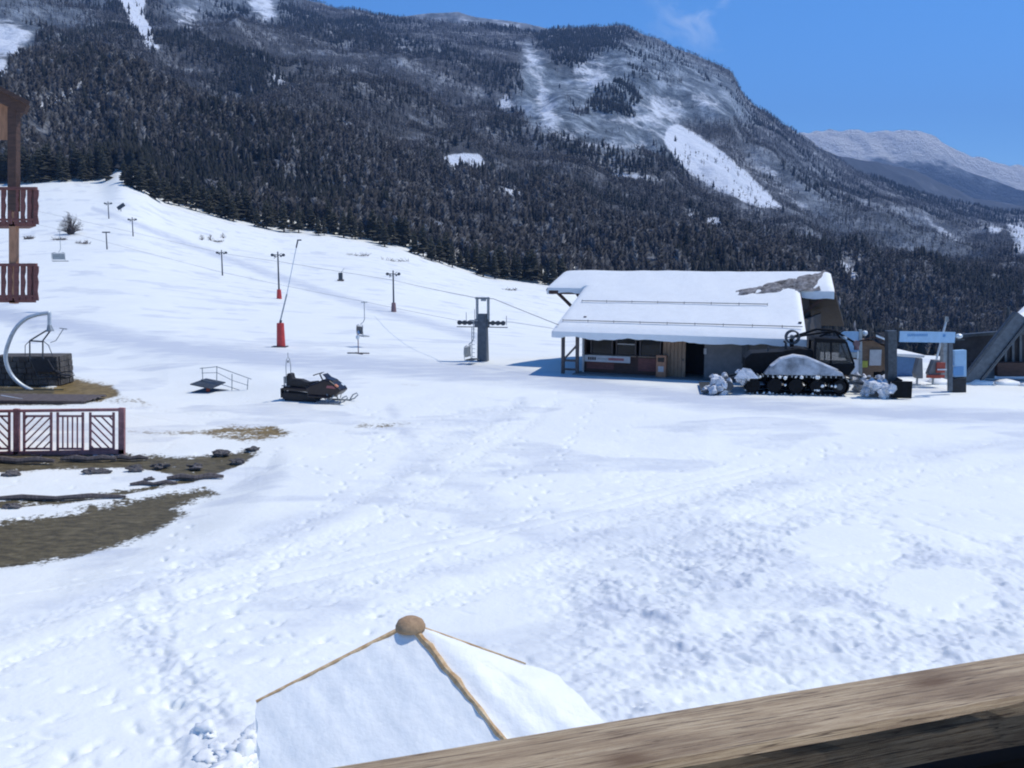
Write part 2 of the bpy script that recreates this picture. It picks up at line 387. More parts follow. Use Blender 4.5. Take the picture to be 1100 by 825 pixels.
# churned, trampled snow
chunk = np.zeros_like(GX)
for poly, soft, wgt in [([(590, 600), (700, 560), (820, 520), (960, 560), (1110, 560), (1150, 760), (700, 820), (560, 800), (600, 700)], 45, 1.0),
                   ([(150, 640), (210, 700), (270, 760), (330, 860), (170, 860), (180, 760), (130, 690)], 22, 0.9),
                   ([(360, 450), (520, 430), (560, 470), (540, 560), (420, 560), (380, 500)], 30, 0.32),
                   ([(0, 620), (330, 560), (600, 590), (420, 660), (120, 700), (0, 720)], 40, 0.26),
                   ([(600, 470), (900, 450), (1100, 520), (900, 560), (650, 570)], 40, 0.22)]:
    chunk = np.maximum(chunk, wgt * inpoly(PX, PY, poly, soft) * ok)
smooth_ = np.zeros_like(GX)
for cx, cy, ax, ay in [(905, 588, 58, 26), (1012, 640, 66, 28), (1030, 545, 90, 40)]:
    dd = ((PX - cx) / ax) ** 2 + ((PY - cy) / ay) ** 2 + (fbm(GX * 1.5, GY * 1.5, 33, 3) - 0.5) * 1.2
    smooth_ = np.maximum(smooth_, (1 - sstep(0.7, 1.1, dd)) * ok)
chunk = chunk * (1 - smooth_)
chunk *= 0.35 + 0.65 * sstep(0.3, 0.6, fbm(GX / 2.2, GY / 2.2, 41, 3))
def billow(x, y, s, o=3): return np.abs(fbm(x, y, s, o) - 0.5) * 2
GZ = GZ + chunk * 1.15 * (0.12 * billow(GX / 0.7, GY / 0.55, 21) + 0.06 * (fbm(GX / 1.8, GY / 1.3, 29, 2) - 0.5) + 0.07 * (vn(GX / 0.23, GY / 0.23, 24) - 0.5) + 0.05 * (vn(GX / 0.1, GY / 0.1, 27) - 0.5)) + 0.05 * smooth_
fine = np.clip(1.3 - RG / 60, 0, 1)
GZ = GZ + 0.020 * fine * (fbm(GX / 0.7, GY / 0.7, 51, 3) - 0.5)
# footprints and tracks
dth = th_f[1] - th_f[0]
def stamp(x, y, ang, L, W, dep):
    th = math.atan2(x, y); r = math.hypot(x, y)
    if abs(th) > R(35): return
    j0 = int((th - L / r - th_f[0]) / dth); j1 = int((th + L / r - th_f[0]) / dth) + 2
    i0 = np.searchsorted(RR, r - L); i1 = np.searchsorted(RR, r + L) + 1
    j0 = max(j0, 0); j1 = min(j1, len(th_f))
    if j1 <= j0 or i1 <= i0: return
    sx = GX[i0:i1, j0:j1] - x; sy = GY[i0:i1, j0:j1] - y
    a = (sx * math.cos(ang) + sy * math.sin(ang)) / (L / 2); c = (-sx * math.sin(ang) + sy * math.cos(ang)) / (W / 2)
    q = a * a + c * c
    GZ[i0:i1, j0:j1] += -dep * np.exp(-q * 1.1) * (0.6 + 0.8 * vn(GX[i0:i1, j0:j1] * 11, GY[i0:i1, j0:j1] * 11, 5))
trails = [((560, 432), (470, 500)), ((470, 500), (360, 600)), ((530, 440), (400, 480)), ((400, 480), (250, 520)), ((620, 470), (480, 540)), ((780, 500), (560, 560)),
          ((640, 430), (560, 560)), ((560, 560), (300, 640)), ((90, 620), (420, 580)), ((420, 580), (700, 520)), ((700, 520), (980, 480)), ((1090, 560), (760, 520)), ((200, 560), (160, 800)),
          ((400, 440), (330, 560)), ((330, 560), (200, 720)), ((20, 700), (200, 640)), ((700, 600), (900, 480)), ((350, 690), (60, 780)), ((60, 660), (300, 610)),
          ((860, 470), (1090, 500)), ((1000, 500), (700, 640)), ((120, 640), (260, 600)), ((230, 690), (360, 640)), ((330, 500), (500, 580)), ((560, 470), (740, 620)), ((280, 470), (420, 460)), ((10, 790), (150, 740))]
rd = random.Random(5)
for (a, c) in trails:
    A = gp(*a); B_ = gp(*c); dv_ = B_ - A; L = dv_.length; dv_.normalize(); nrm = Vector((-dv_.y, dv_.x, 0)); s_ = 0; k = 0
    wob = rd.uniform(-1, 1) * L * 0.12
    while s_ < L:
        off = wob * math.sin(math.pi * s_ / L) + (0.14 if k % 2 else -0.14) + rd.uniform(-0.12, 0.12)
        p = A + dv_ * s_ + nrm * off
        stamp(p.x, p.y, math.atan2(dv_.y, dv_.x) + rd.uniform(-0.3, 0.3), rd.uniform(0.26, 0.38), rd.uniform(0.12, 0.18), rd.uniform(0.03, 0.06))
        s_ += rd.uniform(0.5, 0.85); k += 1
for k in range(900):
    px = rd.uniform(-10, 1110); py = 425 + 400 * rd.random() ** 0.9
    if fbm(np.array([px / 110.]), np.array([py / 60.]), 61, 3)[0] < 0.50: continue
    u_, e_ = ray(px, py); d_ = -(CAMZ + 0.42) / e_
    stamp(u_ * d_, d_, rd.uniform(0, 3.14), rd.uniform(0.22, 0.40), rd.uniform(0.12, 0.20), rd.uniform(0.02, 0.05))
def groove(pts, wdt, dep, step=0.12):
    Q = [gp(*p) for p in pts]
    for A, B_ in zip(Q[:-1], Q[1:]):
        L = (B_ - A).length; an = math.atan2((B_ - A).y, (B_ - A).x); m_ = int(L / step) + 1
        for k in range(m_):
            p = A.lerp(B_, k / m_); stamp(p.x, p.y, an, step * 3.2, wdt, dep / 7)
for pts in [[(200, 640), (560, 560), (820, 500)], [(215, 650), (575, 566), (835, 504)], [(150, 690), (420, 690)], [(290, 715), (420, 700), (560, 690)], [(330, 722), (480, 712)],
            [(980, 560), (1100, 600)], [(880, 600), (1000, 590), (1100, 590)], [(0, 640), (180, 610), (400, 585)],
            [(0, 425), (200, 455), (340, 440), (700, 425)], [(180, 660), (170, 760), (200, 830)]]:
    groove(pts, 0.22, 0.07)
# broad shallow tracks left by vehicles
for pts in [[(-20, 690), (200, 610), (380, 540), (480, 480), (560, 428)], [(-20, 720), (230, 630), (420, 552), (520, 486), (600, 428)], [(330, 640), (560, 590), (800, 520), (1100, 470)], [(380, 665), (600, 612), (850, 540), (1110, 490)], [(0, 402), (150, 440), (330, 455), (520, 440), (740, 428)]]:
    groove(pts, 0.75, 0.10, 0.30)
# bare patches
bare = np.zeros_like(GX); mudA = np.zeros_like(GX)
for poly, soft, wgt, md in [([(55, 402), (80, 405), (120, 413), (132, 424), (105, 432), (80, 432), (45, 428), (60, 412)], 5, 0.85, 0),
                         ([(130, 460), (170, 462), (215, 461), (250, 455), (290, 455), (320, 464), (300, 472), (260, 476), (225, 470), (180, 468), (140, 466)], 5, 0.62, 0),
                         ([(370, 462), (390, 453), (440, 452), (448, 457), (420, 462)], 4, 0.52, 0.4),
                         ([(420, 410), (448, 411), (470, 416), (440, 417)], 3, 0.42, 0.3),
                         ([(95, 422), (150, 426), (180, 440), (150, 436), (110, 434)], 4, 0.45, 0),
                         ([(-60, 568), (40, 556), (120, 540), (190, 528), (222, 524), (235, 530), (200, 540), (185, 545), (200, 552), (150, 578), (90, 596), (20, 608), (-60, 622)], 11, 1.0, 1),
                         ([(-60, 484), (60, 484), (130, 486), (200, 490), (262, 482), (284, 485), (255, 502), (205, 520), (150, 524), (195, 512), (140, 503), (60, 505), (-60, 512)], 4, 0.75, 1),
                         ([(-60, 541), (80, 532), (170, 519), (180, 524), (80, 541), (-60, 552)], 3, 0.66, 1),
                         ([(-60, 410), (40, 412), (100, 424), (105, 432), (60, 436), (-60, 436)], 4, 0.8, 1)]:
    v_ = inpoly(PX, PY, poly, soft) * ok * wgt
    mudA = np.where(v_ > bare, md, mudA); bare = np.maximum(bare, v_)
GZ -= 0.05 * sstep(0.3, 0.8, bare)
def band(pts, hw):
    o_ = np.zeros_like(GX)
    sub = (PY > 150) & ok
    bx, by = PX[sub], PY[sub]; dm = np.full(bx.shape, 1e9)
    for (x0, y0, w0), (x1, y1, w1) in zip(pts[:-1], pts[1:]):
        L = (x1 - x0) ** 2 + (y1 - y0) ** 2; t_ = np.clip(((bx - x0) * (x1 - x0) + (by - y0) * (y1 - y0)) / L, 0, 1)
        dm = np.minimum(dm, np.hypot(bx - x0 - t_ * (x1 - x0), by - y0 - t_ * (y1 - y0)) / (w0 + (w1 - w0) * t_))
    o_[sub] = np.exp(-dm ** 2 * 1.2) * hw
    return o_
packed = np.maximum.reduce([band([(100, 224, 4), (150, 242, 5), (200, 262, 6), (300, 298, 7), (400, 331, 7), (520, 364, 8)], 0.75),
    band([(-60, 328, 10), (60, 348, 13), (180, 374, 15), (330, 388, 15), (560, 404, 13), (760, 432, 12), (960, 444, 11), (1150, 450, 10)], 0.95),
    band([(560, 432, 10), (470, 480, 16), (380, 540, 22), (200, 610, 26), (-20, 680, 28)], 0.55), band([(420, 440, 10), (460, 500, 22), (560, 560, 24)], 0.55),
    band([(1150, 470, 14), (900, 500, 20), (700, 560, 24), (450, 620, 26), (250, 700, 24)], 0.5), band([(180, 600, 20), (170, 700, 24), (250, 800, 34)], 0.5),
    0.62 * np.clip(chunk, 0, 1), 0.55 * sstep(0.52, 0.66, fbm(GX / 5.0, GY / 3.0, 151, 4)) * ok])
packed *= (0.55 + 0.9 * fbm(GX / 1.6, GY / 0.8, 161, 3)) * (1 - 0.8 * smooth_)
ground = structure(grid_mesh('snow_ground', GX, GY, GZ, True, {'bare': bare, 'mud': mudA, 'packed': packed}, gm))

# ------------------------------------------------------------------ mountains
def mix_masks(PX, PY, lst):
    o = np.zeros_like(PX)
    for poly, soft, wgt in lst: o = np.maximum(o, inpoly(PX, PY, poly, soft) * wgt)
    return o
SNOWP = [([(716, 140), (728, 134), (745, 142), (775, 163), (806, 190), (842, 224), (815, 222), (770, 204), (742, 186), (725, 168), (714, 152)], 4, 1.0),
         ([(476, 169), (498, 164), (516, 166), (523, 182), (505, 180), (490, 191), (478, 184)], 3, 0.85),
         ([(124, -10), (158, -10), (154, 14), (162, 34), (170, 52), (160, 52), (145, 34), (136, 12)], 4, 0.9),
         ([(40, 112), (60, 102), (92, 84), (96, 88), (66, 108), (44, 120)], 2.5, 0.8),
         ([(-20, 20), (12, 22), (36, 34), (20, 60), (-20, 70)], 10, 0.6), ([(-20, 60), (6, 66), (8, 100), (-20, 110)], 5, 0.75),
         ([(566, 50), (582, 60), (590, 100), (600, 112), (604, 135), (640, 140), (620, 150), (585, 145), (570, 120), (575, 90), (562, 70)], 11, 0.5),
         ([(640, 122), (668, 124), (700, 138), (722, 146), (728, 160), (700, 144), (650, 130)], 9, 0.6),
         ([(545, 98), (556, 112), (540, 120), (532, 112)], 5, 0.6), ([(536, 202), (556, 200), (566, 212), (548, 214)], 5, 0.6), ([(650, 180), (700, 186), (726, 196), (700, 198), (660, 192)], 5, 0.45),
         ([(737, 228), (770, 232), (795, 244), (770, 246), (740, 238)], 4, 0.6), ([(1078, 236), (1120, 240), (1120, 282), (1092, 274)], 7, 0.6), ([(984, 226), (1010, 240), (1036, 258), (1026, 262), (1000, 246)], 5, 0.45),
         ([(898, 276), (912, 284), (926, 298), (916, 302), (900, 286)], 3, 0.65), ([(1062, 240), (1080, 246), (1072, 252), (1062, 250)], 3, 0.55),
         ([(262, -10), (292, -10), (298, 20), (284, 26), (270, 12)], 6, 0.55), ([(180, 0), (220, 5), (214, 30), (190, 28)], 9, 0.4), ([(288, 76), (312, 78), (308, 98), (290, 94)], 6, 0.42),
         ([(618, 64), (650, 58), (664, 84), (640, 104), (612, 92)], 16, 0.46), ([(656, 120), (700, 112), (716, 136), (690, 142)], 14, 0.46), ([(600, 150), (690, 150), (700, 166), (620, 160)], 8, 0.42), ([(740, 92), (775, 104), (780, 124), (744, 116)], 9, 0.42), ([(420, 40), (470, 48), (460, 66), (420, 60)], 8, 0.34), ([(390, 130), (470, 140), (450, 165), (390, 160)], 14, 0.26),
         ([(420, 226), (520, 236), (520, 256), (440, 250)], 10, 0.32), ([(640, 230), (740, 250), (700, 275), (600, 270)], 14, 0.28),
         ([(790, 160), (830, 175), (880, 230), (860, 232), (810, 190)], 8, 0.32), ([(690, 95), (740, 110), (730, 132), (700, 130)], 8, 0.45)]
ROCKP = [([(566, 46), (600, 72), (625, 68), (655, 44), (700, 44), (740, 62), (786, 84), (800, 112), (812, 130), (770, 132), (735, 134), (715, 150), (722, 168), (680, 168), (640, 160), (605, 150), (575, 140), (548, 118), (560, 80)], 8, 1.0),
         ([(-20, -10), (120, -10), (100, 30), (40, 60), (-20, 90)], 12, 0.6), ([(165, -10), (330, -10), (300, 26), (230, 20), (180, 20)], 10, 0.6), ([(800, 150), (880, 180), (930, 240), (890, 260), (830, 190)], 16, 0.55),
         ([(880, 220), (1000, 230), (1060, 280), (960, 280)], 16, 0.45)]
DARKP = [([(570, 32), (690, 26), (660, 48), (620, 72), (600, 66)], 6, 1.0), ([(640, 98), (672, 86), (690, 104), (680, 128), (650, 122), (632, 120)], 6, 0.9), ([(520, 110), (560, 135), (720, 170), (735, 190), (640, 180), (540, 150)], 8, 0.6),
         ([(130, 190), (260, 215), (400, 240), (480, 275), (600, 300), (600, 280), (480, 255), (420, 225), (300, 200), (180, 180), (120, 150)], 12, 0.8), ([(50, 45), (140, 55), (110, 100), (50, 90)], 14, 0.6)]
mm = bpy.data.materials.new('mountain_slope'); n, b = nodes_of(mm)
rockc = ramp(n, noise(n, 0.03, 9, 0.75, (1, 1, 0.35)), [(0.36, (0.05, 0.065, 0.08)), (0.50, (0.16, 0.20, 0.24)), (0.62, (0.40, 0.47, 0.55))])
forc = ramp(n, noise(n, 0.02, 9, 0.75), [(0.35, (0.04, 0.043, 0.047)), (0.52, (0.11, 0.118, 0.13)), (0.66, (0.42, 0.46, 0.51))])
nz_ = noise(n, 0.045, 10, 0.78, (1, 1, 0.5))
base = mixc(n, attr(n, 'rock'), forc, rockc)
sf = n.nodes.new('ShaderNodeMapRange'); sf.inputs[1].default_value = 0.52; sf.inputs[2].default_value = 0.66
n.links.new(mth(n, 'ADD', mth(n, 'MULTIPLY', attr(n, 'snow'), 0.62), mth(n, 'SUBTRACT', mth(n, 'MULTIPLY', nz_, 0.9), 0.12)), sf.inputs[0])
n.links.new(mixc(n, sf.outputs[0], base, (0.72, 0.78, 0.86)), b.inputs['Base Color']); b.inputs['Roughness'].default_value = 0.9; b.inputs['Specular IOR Level'].default_value = 0.1
bn = n.nodes.new('ShaderNodeBump'); bn.inputs['Strength'].default_value = 1.0; bn.inputs['Distance'].default_value = 9.0
n.links.new(noise(n, 0.03, 9, 0.7), bn.inputs['Height']); n.links.new(bn.outputs[0], b.inputs['Normal'])

def mount(x, y):
    z, u, d, tm = Hbase(x, y)
    env = np.clip(tm * 6, 0, 1) * np.clip((1 - tm) * 5, 0.0, 1)
    ridg = (1 - np.abs(fbm(x / 210, y / 330, 71, 4) - 0.5) * 2) - 0.7
    z = z + env * (ridg * 60 + (fbm(x / 60, y / 60, 75, 4) - 0.5) * 22)
    z = z + (fbm(x / 25, y / 80, 78, 3) - 0.5) * 10 * np.clip(tm * 6, 0, 1)
    return z, u, d, tm
thm = np.concatenate([np.linspace(R(-38), R(38), 760), np.linspace(R(38), R(322), 60)[1:-1]])
rm = np.geomspace(335, 2300, 330)
TT, RG2 = np.meshgrid(thm, rm); MX = RG2 * np.sin(TT); MY = RG2 * np.cos(TT)
MZ, mu_, md_, mtm = mount(MX, MY)
# pull the slope under the ground sheet's outer edge so the two meet without a gap
MZ[0] -= 6
mpx, mpy = topix(MX, np.maximum(MY, 1), MZ)
mk = (MY > 50)
bsn = (fbm(MX / 90, MY / 160, 81, 4) - 0.5) * 0.9
snowA = np.clip(mix_masks(mpx, mpy, SNOWP) * mk + np.clip(bsn, 0, 1) * 0.35, 0, 1); rockA = mix_masks(mpx, mpy, ROCKP) * mk
mountain = structure(grid_mesh('mountain', MX, MY, MZ, True, {'snow': snowA, 'rock': rockA}, mm))

def range_mesh(name, sk, d0, d1, ez0, m, amp, seed, tree=None):
    us, es = knots(sk); uu = np.linspace(us[0], us[-1], 420); dd = np.linspace(0, 1, 130)
    UU, TD = np.meshgrid(uu, dd); D = d0 + (d1 - d0) * TD
    es_ = np.interp(UU, us, es); e = ez0 + (es_ - ez0) * TD ** 0.9
    X = UU * D; Y = D; Z = CAMZ + e * D
    env = np.clip((1 - TD) * 6, 0, 1)
    Z = Z + env * ((1 - np.abs(fbm(X / amp * 0.12, Y / amp * 0.12, seed, 5) - 0.5) * 2) - 0.7) * amp * 1.6 + (fbm(X / 60, Y / 200, seed + 9, 4) - 0.5) * amp * 0.25
    # a back side, so the range has body
    X = np.concatenate([X, X[-1:] * 1.25]); Y = np.concatenate([Y, Y[-1:] * 1.25]); Z = np.concatenate([Z, Z[-1:] * 0 - 100])
    hgt = np.concatenate([TD, TD[-1:]])
    return structure(grid_mesh(name, X, Y, Z, False, {'hgt': hgt}, m))
fm = bpy.data.materials.new('far_snow_range'); n, b = nodes_of(fm)
s1 = mth(n, 'ADD', attr(n, 'hgt'), mth(n, 'MULTIPLY', mth(n, 'SUBTRACT', noise(n, 0.0028, 10, 0.7), 0.5), 0.9))
n.links.new(ramp(n, s1, [(0.62, (0.05, 0.06, 0.07)), (0.72, (0.22, 0.25, 0.28)), (0.78, (0.75, 0.78, 0.8)), (0.84, (0.96, 0.97, 0.97))]), b.inputs['Base Color']); b.inputs['Roughness'].default_value = 0.9
bn = n.nodes.new('ShaderNodeBump'); bn.inputs['Strength'].default_value = 1.0; bn.inputs['Distance'].default_value = 220.0
n.links.new(noise(n, 0.0035, 9, 0.7), bn.inputs['Height']); n.links.new(bn.outputs[0], b.inputs['Normal'])
range_mesh('far_range', [(760, 170), (858, 143), (907, 139), (940, 141), (977, 140), (1000, 146), (1018, 155), (1043, 168), (1070, 174), (1100, 180), (1180, 186), (1300, 170), (1500, 190)], 3300, 4500, 0.0, fm, 130, 91)
fm2 = bpy.data.materials.new('middle_ridge_forest'); n, b = nodes_of(fm2)
n.links.new(ramp(n, noise(n, 0.012, 10, 0.75), [(0.35, (0.022, 0.028, 0.03)), (0.6, (0.05, 0.055, 0.06)), (0.8, (0.2, 0.22, 0.25))]), b.inputs['Base Color']); b.inputs['Roughness'].default_value = 0.9
range_mesh('middle_ridge', [(700, 175), (858, 150), (895, 166), (930, 172), (977, 181), (1015, 198), (1051, 214), (1100, 222), (1200, 235), (1500, 240)], 2500, 3200, -0.03, fm2, 60, 97)
fm3 = bpy.data.materials.new('rear_ridge_snow'); n, b = nodes_of(fm3)
n.links.new(ramp(n, noise(n, 0.02, 10, 0.75), [(0.40, (0.07, 0.085, 0.09)), (0.55, (0.25, 0.27, 0.29)), (0.68, (0.7, 0.75, 0.8))]), b.inputs['Base Color']); b.inputs['Roughness'].default_value = 0.9
range_mesh('rear_ridge', [(250, 30), (345, 14), (400, 16), (431, 18), (462, 14), (492, 13), (513, 19), (564, 25), (594, 32), (640, 60), (700, 90)], 2350, 2900, 0.12, fm3, 20, 99)

# ------------------------------------------------------------------ forest on the mountain (stuff)
def quant_mesh(name, V, F, colr, m):
    me = bpy.data.meshes.new(name); me.vertices.add(len(V)); me.vertices.foreach_set('co', V.astype(np.float32).ravel())
    me.loops.add(F.size); me.loops.foreach_set('vertex_index', F.astype(np.int32).ravel())
    me.polygons.add(len(F)); me.polygons.foreach_set('loop_start', np.arange(0, F.size, 3, dtype=np.int32)); me.update(calc_edges=True)
    at = me.attributes.new('tint', 'FLOAT', 'POINT'); at.data.foreach_set('value', colr.astype(np.float32))
    me.materials.append(m); o = bpy.data.objects.new(name, me); COL.objects.link(o); return o
tm_ = bpy.data.materials.new('forest_foliage'); n, b = nodes_of(tm_)
n.links.new(ramp(n, attr(n, 'tint'), [(0.0, (0.012, 0.016, 0.015)), (0.35, (0.024, 0.027, 0.025)), (0.6, (0.046, 0.046, 0.048)), (0.85, (0.085, 0.085, 0.09)), (1.0, (0.26, 0.28, 0.31))]), b.inputs['Base Color'])
b.inputs['Roughness'].default_value = 0.9; b.inputs['Specular IOR Level'].default_value = 0.1
def proto(tiers, sides, jag, seed, bare=False):
    r = np.random.default_rng(seed); V = []; F = []
    for t in range(tiers):
        z0 = 0.12 + 0.80 * t / tiers; z1 = min(1.0, z0 + 1.3 / tiers + 0.08); rad = (1 - z0) * (1 if not bare else 0.9) + 0.03
        if bare: rad = 0.75 * math.sin(math.pi * (z0 * 0.9 + 0.08)) + 0.1
        k = len(V); a0 = r.random() * 6
        for s_ in range(sides):
            a = a0 + 2 * math.pi * s_ / sides; q = rad * (1 + jag * (r.random() - 0.5) * 2)
            V.append((math.cos(a) * q, math.sin(a) * q, z0 - 0.04 * r.random()))
        V.append((r.normal() * 0.03, r.normal() * 0.03, z1))
        for s_ in range(sides): F.append((k + s_, k + (s_ + 1) % sides, k + sides))
    return np.array(V), np.array(F)
def twiggy(seed, nb=16):
    # a bare tree: stem and upswept boughs, each a thin three-sided spike
    r = np.random.default_rng(seed); V = []; F = []
    def spike(a, b_, w):
        a = np.array(a, float); b_ = np.array(b_, float); d = b_ - a; d /= np.linalg.norm(d); s1 = np.cross(d, [0.3, 0.5, 0.2]); s1 /= np.linalg.norm(s1); s2 = np.cross(d, s1); k = len(V)
        for q in range(3):
            an = q * 2.094; V.append(tuple(a + (s1 * math.cos(an) + s2 * math.sin(an)) * w))
        V.append(tuple(b_)); F.extend([(k, k + 1, k + 3), (k + 1, k + 2, k + 3), (k + 2, k, k + 3)])
    spike((0, 0, 0), (0, 0, 1), 0.07)
    for i in range(nb):
        z0 = 0.2 + 0.7 * r.random(); a = r.random() * 6.28; L = (0.25 + 0.75 * (1 - abs(z0 - 0.45)))
        spike((0, 0, z0), (math.cos(a) * L, math.sin(a) * L, min(1, z0 + 0.22)), 0.10)
    return np.array(V), np.array(F)
def forest(name, label, npts, dmin, dmax, protos, hrange, wr, seed, power, elim=None):
    r = np.random.default_rng(seed)
    u = r.uniform(ray(-60, 280)[0], ray(1160, 280)[0], npts * 3); d = dmin * (dmax / dmin) ** (r.random(npts * 3) ** power)
    x = u * d; y = d; z, _, _, tmv = mount(x, y); hz = H(x, y); z = np.where(np.hypot(x, y) < 340, hz, z)
    px, py = topix(x, y, z)
    sn = mix_masks(px, py, SNOWP); rk = mix_masks(px, py, ROCKP); dk = mix_masks(px, py, DARKP)
    n1 = fbm(x / 90, y / 160, 81, 4); n2 = fbm(x / 30, y / 40, 131, 3)
    dens = 1.0 - 0.95 * sn ** 0.5 - 0.72 * rk - 1.5 * np.clip(n1 - 0.52, 0, 1) + dk * 1.2 - 0.8 * np.clip(n2 - 0.55, 0, 1)
    keep = np.where(r.random(len(x)) < dens)[0][:npts]
    x, y, z, px, py, dk = x[keep], y[keep], z[keep], px[keep], py[keep], dk[keep]
    N = len(x); kindn = fbm(x / 120, y / 120, 141, 3) + 0.35 * dk + r.normal(0, 0.10, N)
    con = kindn > 0.66
    Vs = []; Fs = []; Cs = []; off = 0
    h = r.uniform(*hrange, N); h *= np.where(con, 1, 0.85); wd = h * r.uniform(*wr, N); rot = r.random(N) * 6.28
    tint = np.where(con, r.uniform(0.05, 0.52, N), r.uniform(0.48, 0.93, N)); tint = np.where(r.random(N) < 0.012, 0.93, tint)
    for kk, isc in ((0, True), (1, False)):
        for pi, (V, F) in enumerate(protos[kk]):
            idx = np.where((con == isc) & (np.arange(N) % len(protos[kk]) == pi))[0]
            if len(idx) == 0: continue
            c = np.cos(rot[idx])[:, None]; s = np.sin(rot[idx])[:, None]; ww = wd[idx][:, None]; hh = h[idx][:, None]
            vx = (V[:, 0] * c - V[:, 1] * s) * ww + x[idx][:, None]; vy = (V[:, 0] * s + V[:, 1] * c) * ww + y[idx][:, None]; vz = V[:, 2] * hh + z[idx][:, None] - 0.4
            Vs.append(np.stack([vx, vy, vz], -1).reshape(-1, 3)); Fs.append((F[None] + (np.arange(len(idx)) * len(V))[:, None, None] + off).reshape(-1, 3))
            Cs.append(np.clip(np.repeat(tint[idx], len(V)) + r.normal(0, 0.04, len(idx) * len(V)), 0, 1)); off += len(idx) * len(V)
    o = quant_mesh(name, np.concatenate(Vs), np.concatenate(Fs), np.concatenate(Cs), tm_)
    o['kind'] = 'stuff'; tag(o, label, 'forest'); return o
pf = [[proto(3, 5, 0.25, k) for k in range(3)], [twiggy(k, 5) for k in range(3)]]
pn = [[proto(7, 8, 0.45, 10 + k) for k in range(4)], [twiggy(20 + k, 26) for k in range(4)]]
forest('forest', 'dense wood of dark conifers and bare trees covering the far mountainside', 125000, 420, 1830, pf, (4.2, 9), (0.16, 0.27), 3, 0.80)
forest('forest', 'dark conifers and bare larches of the lower wood, just above the snowy piste', 12000, 302, 520, pn, (6, 10.5), (0.15, 0.24), 4, 1.0)
#@@OBJECTS
# ------------------------------------------------------------------ haze
hz = MB().box((600, 3500, 590), (18000, 9800, 1500)).build('haze', 'snow')
hm = bpy.data.materials.new('mountain_air'); hm.use_nodes = True; hn = hm.node_tree; hn.nodes.clear()
ho = hn.nodes.new('ShaderNodeOutputMaterial'); pv = hn.nodes.new('ShaderNodeVolumePrincipled')
pv.inputs['Color'].default_value = (0.28, 0.52, 1.0, 1); pv.inputs['Density'].default_value = 0.00014; pv.inputs['Anisotropy'].default_value = 0.0
hn.links.new(pv.outputs[0], ho.inputs['Volume']); hz.data.materials.clear(); hz.data.materials.append(hm)
hz['kind'] = 'stuff'; tag(hz, 'thin blue mountain haze over the whole valley', 'haze')

# ------------------------------------------------------------------ lift building
ang = math.atan2(-5.5, 12.1)
BX = Vector((2.45, 52, 0)); LEN = 13.3
bt = thing('lift_building', 'long low timber building under a thick snow-covered roof, its dark porch facing the slope', 'building', BX, ang)
sl = 3.05 / 6.0                                       # roof pitch: rise over run
EZ = 2.30
def RP(x, y, dz=0): return Vector((x, y, EZ + y * sl + dz))
roof = MB()
YB = 4.3; YR = 6.0
roof.slab([RP(-0.1, -0.1), RP(LEN + 0.15, -0.1), RP(LEN - 0.8, YB), RP(0.1, YB)], 0.16)
roof.slab([RP(-2.3, YB), RP(LEN + 1.0, YB), RP(LEN + 0.6, YR), RP(-1.9, YR)], 0.16)
roof.slab([RP(-1.9, YR), RP(LEN + 0.6, YR), Vector((LEN + 0.9, 12.2, EZ)), Vector((-2.2, 12.2, EZ))], 0.16)
rf = roof.build('roof', 'roofdark', bt)
# snow blanket with an uneven drooping lip
def snow_sheet(x0f, x1f, y0, y1, nx, ny, th, seed, cap=False):
    mb = MB(); vs = []; fs = []
    rr = random.Random(seed)
    for j in range(ny + 1):
        y = y0 + (y1 - y0) * j / ny
        for i in range(nx + 1):
            x = x0f(y) + (x1f(y) - x0f(y)) * i / nx
            x_in = (x > 0.0 and x < LEN - 0.75 and cap); e = min(i, nx - i, 99 if (x_in or (cap and j > ny / 2)) else (j + 0.0)) / 1.2; rnd = 1 - 0.75 * math.exp(-max(e, 0) * 1.6)
            wv = float(fbm(np.array([x * 0.6]), np.array([y * 0.6]), seed, 3)[0]) - 0.5
            t_ = th * (0.85 + 0.5 * wv)
            p = RP(x, y, 0.17 + t_ * rnd)
            if j == 0 and not x_in: p = RP(x, y - 0.06 - 0.10 * wv, 0.17 + t_ * 0.35)
            vs.append(p)
    W = nx + 1
    for j in range(ny):
        for i in range(nx): fs.append((j * W + i, j * W + i + 1, (j + 1) * W + i + 1, (j + 1) * W + i))
    mb.add(vs, fs)
    # skirts down to the roof boards
    k = len(mb.v); rim = [(0, i) for i in range(nx + 1)] + [(j, nx) for j in range(1, ny + 1)] + [(ny, i) for i in range(nx - 1, -1, -1)] + [(j, 0) for j in range(ny - 1, 0, -1)]
    low = []; k = len(mb.v); m_ = len(rim); mb.v += [vs[j * W + i] for (j, i) in rim]; k2 = len(mb.v)
    for (j, i) in rim:
        v = Vector(vs[j * W + i]); y = y0 + (y1 - y0) * j / ny
        wv = float(fbm(np.array([v.x * 0.9]), np.array([3.3]), seed + 4, 3)[0]) - 0.5
        low.append(Vector((v.x, v.y, min(v.z - 0.02, EZ + v.y * sl + (0.165 if j > 0 else -0.12 + 0.42 * wv)))))
    mb.v += [tuple(p) for p in low]
    for q in range(m_): mb.f.append((k + q, k2 + q, k2 + (q + 1) % m_, k + (q + 1) % m_))
    return mb
snow_sheet(lambda y: -0.14 + 0.25 * y / YB, lambda y: LEN + 0.18 - 0.98 * y / YB, -0.18, YB - 0.001, 90, 26, 0.18, 201).build('roof_snow', 'snow', rf, smooth=True)
snow_sheet(lambda y: -2.3 + 0.4 * (y - YB) / (YR - YB), lambda y: LEN + 1.0 - 0.4 * (y - YB) / (YR - YB), YB - 0.02, YR + 0.05, 90, 10, 0.18, 201, True).build('roof_snow', 'snow', rf, smooth=True)
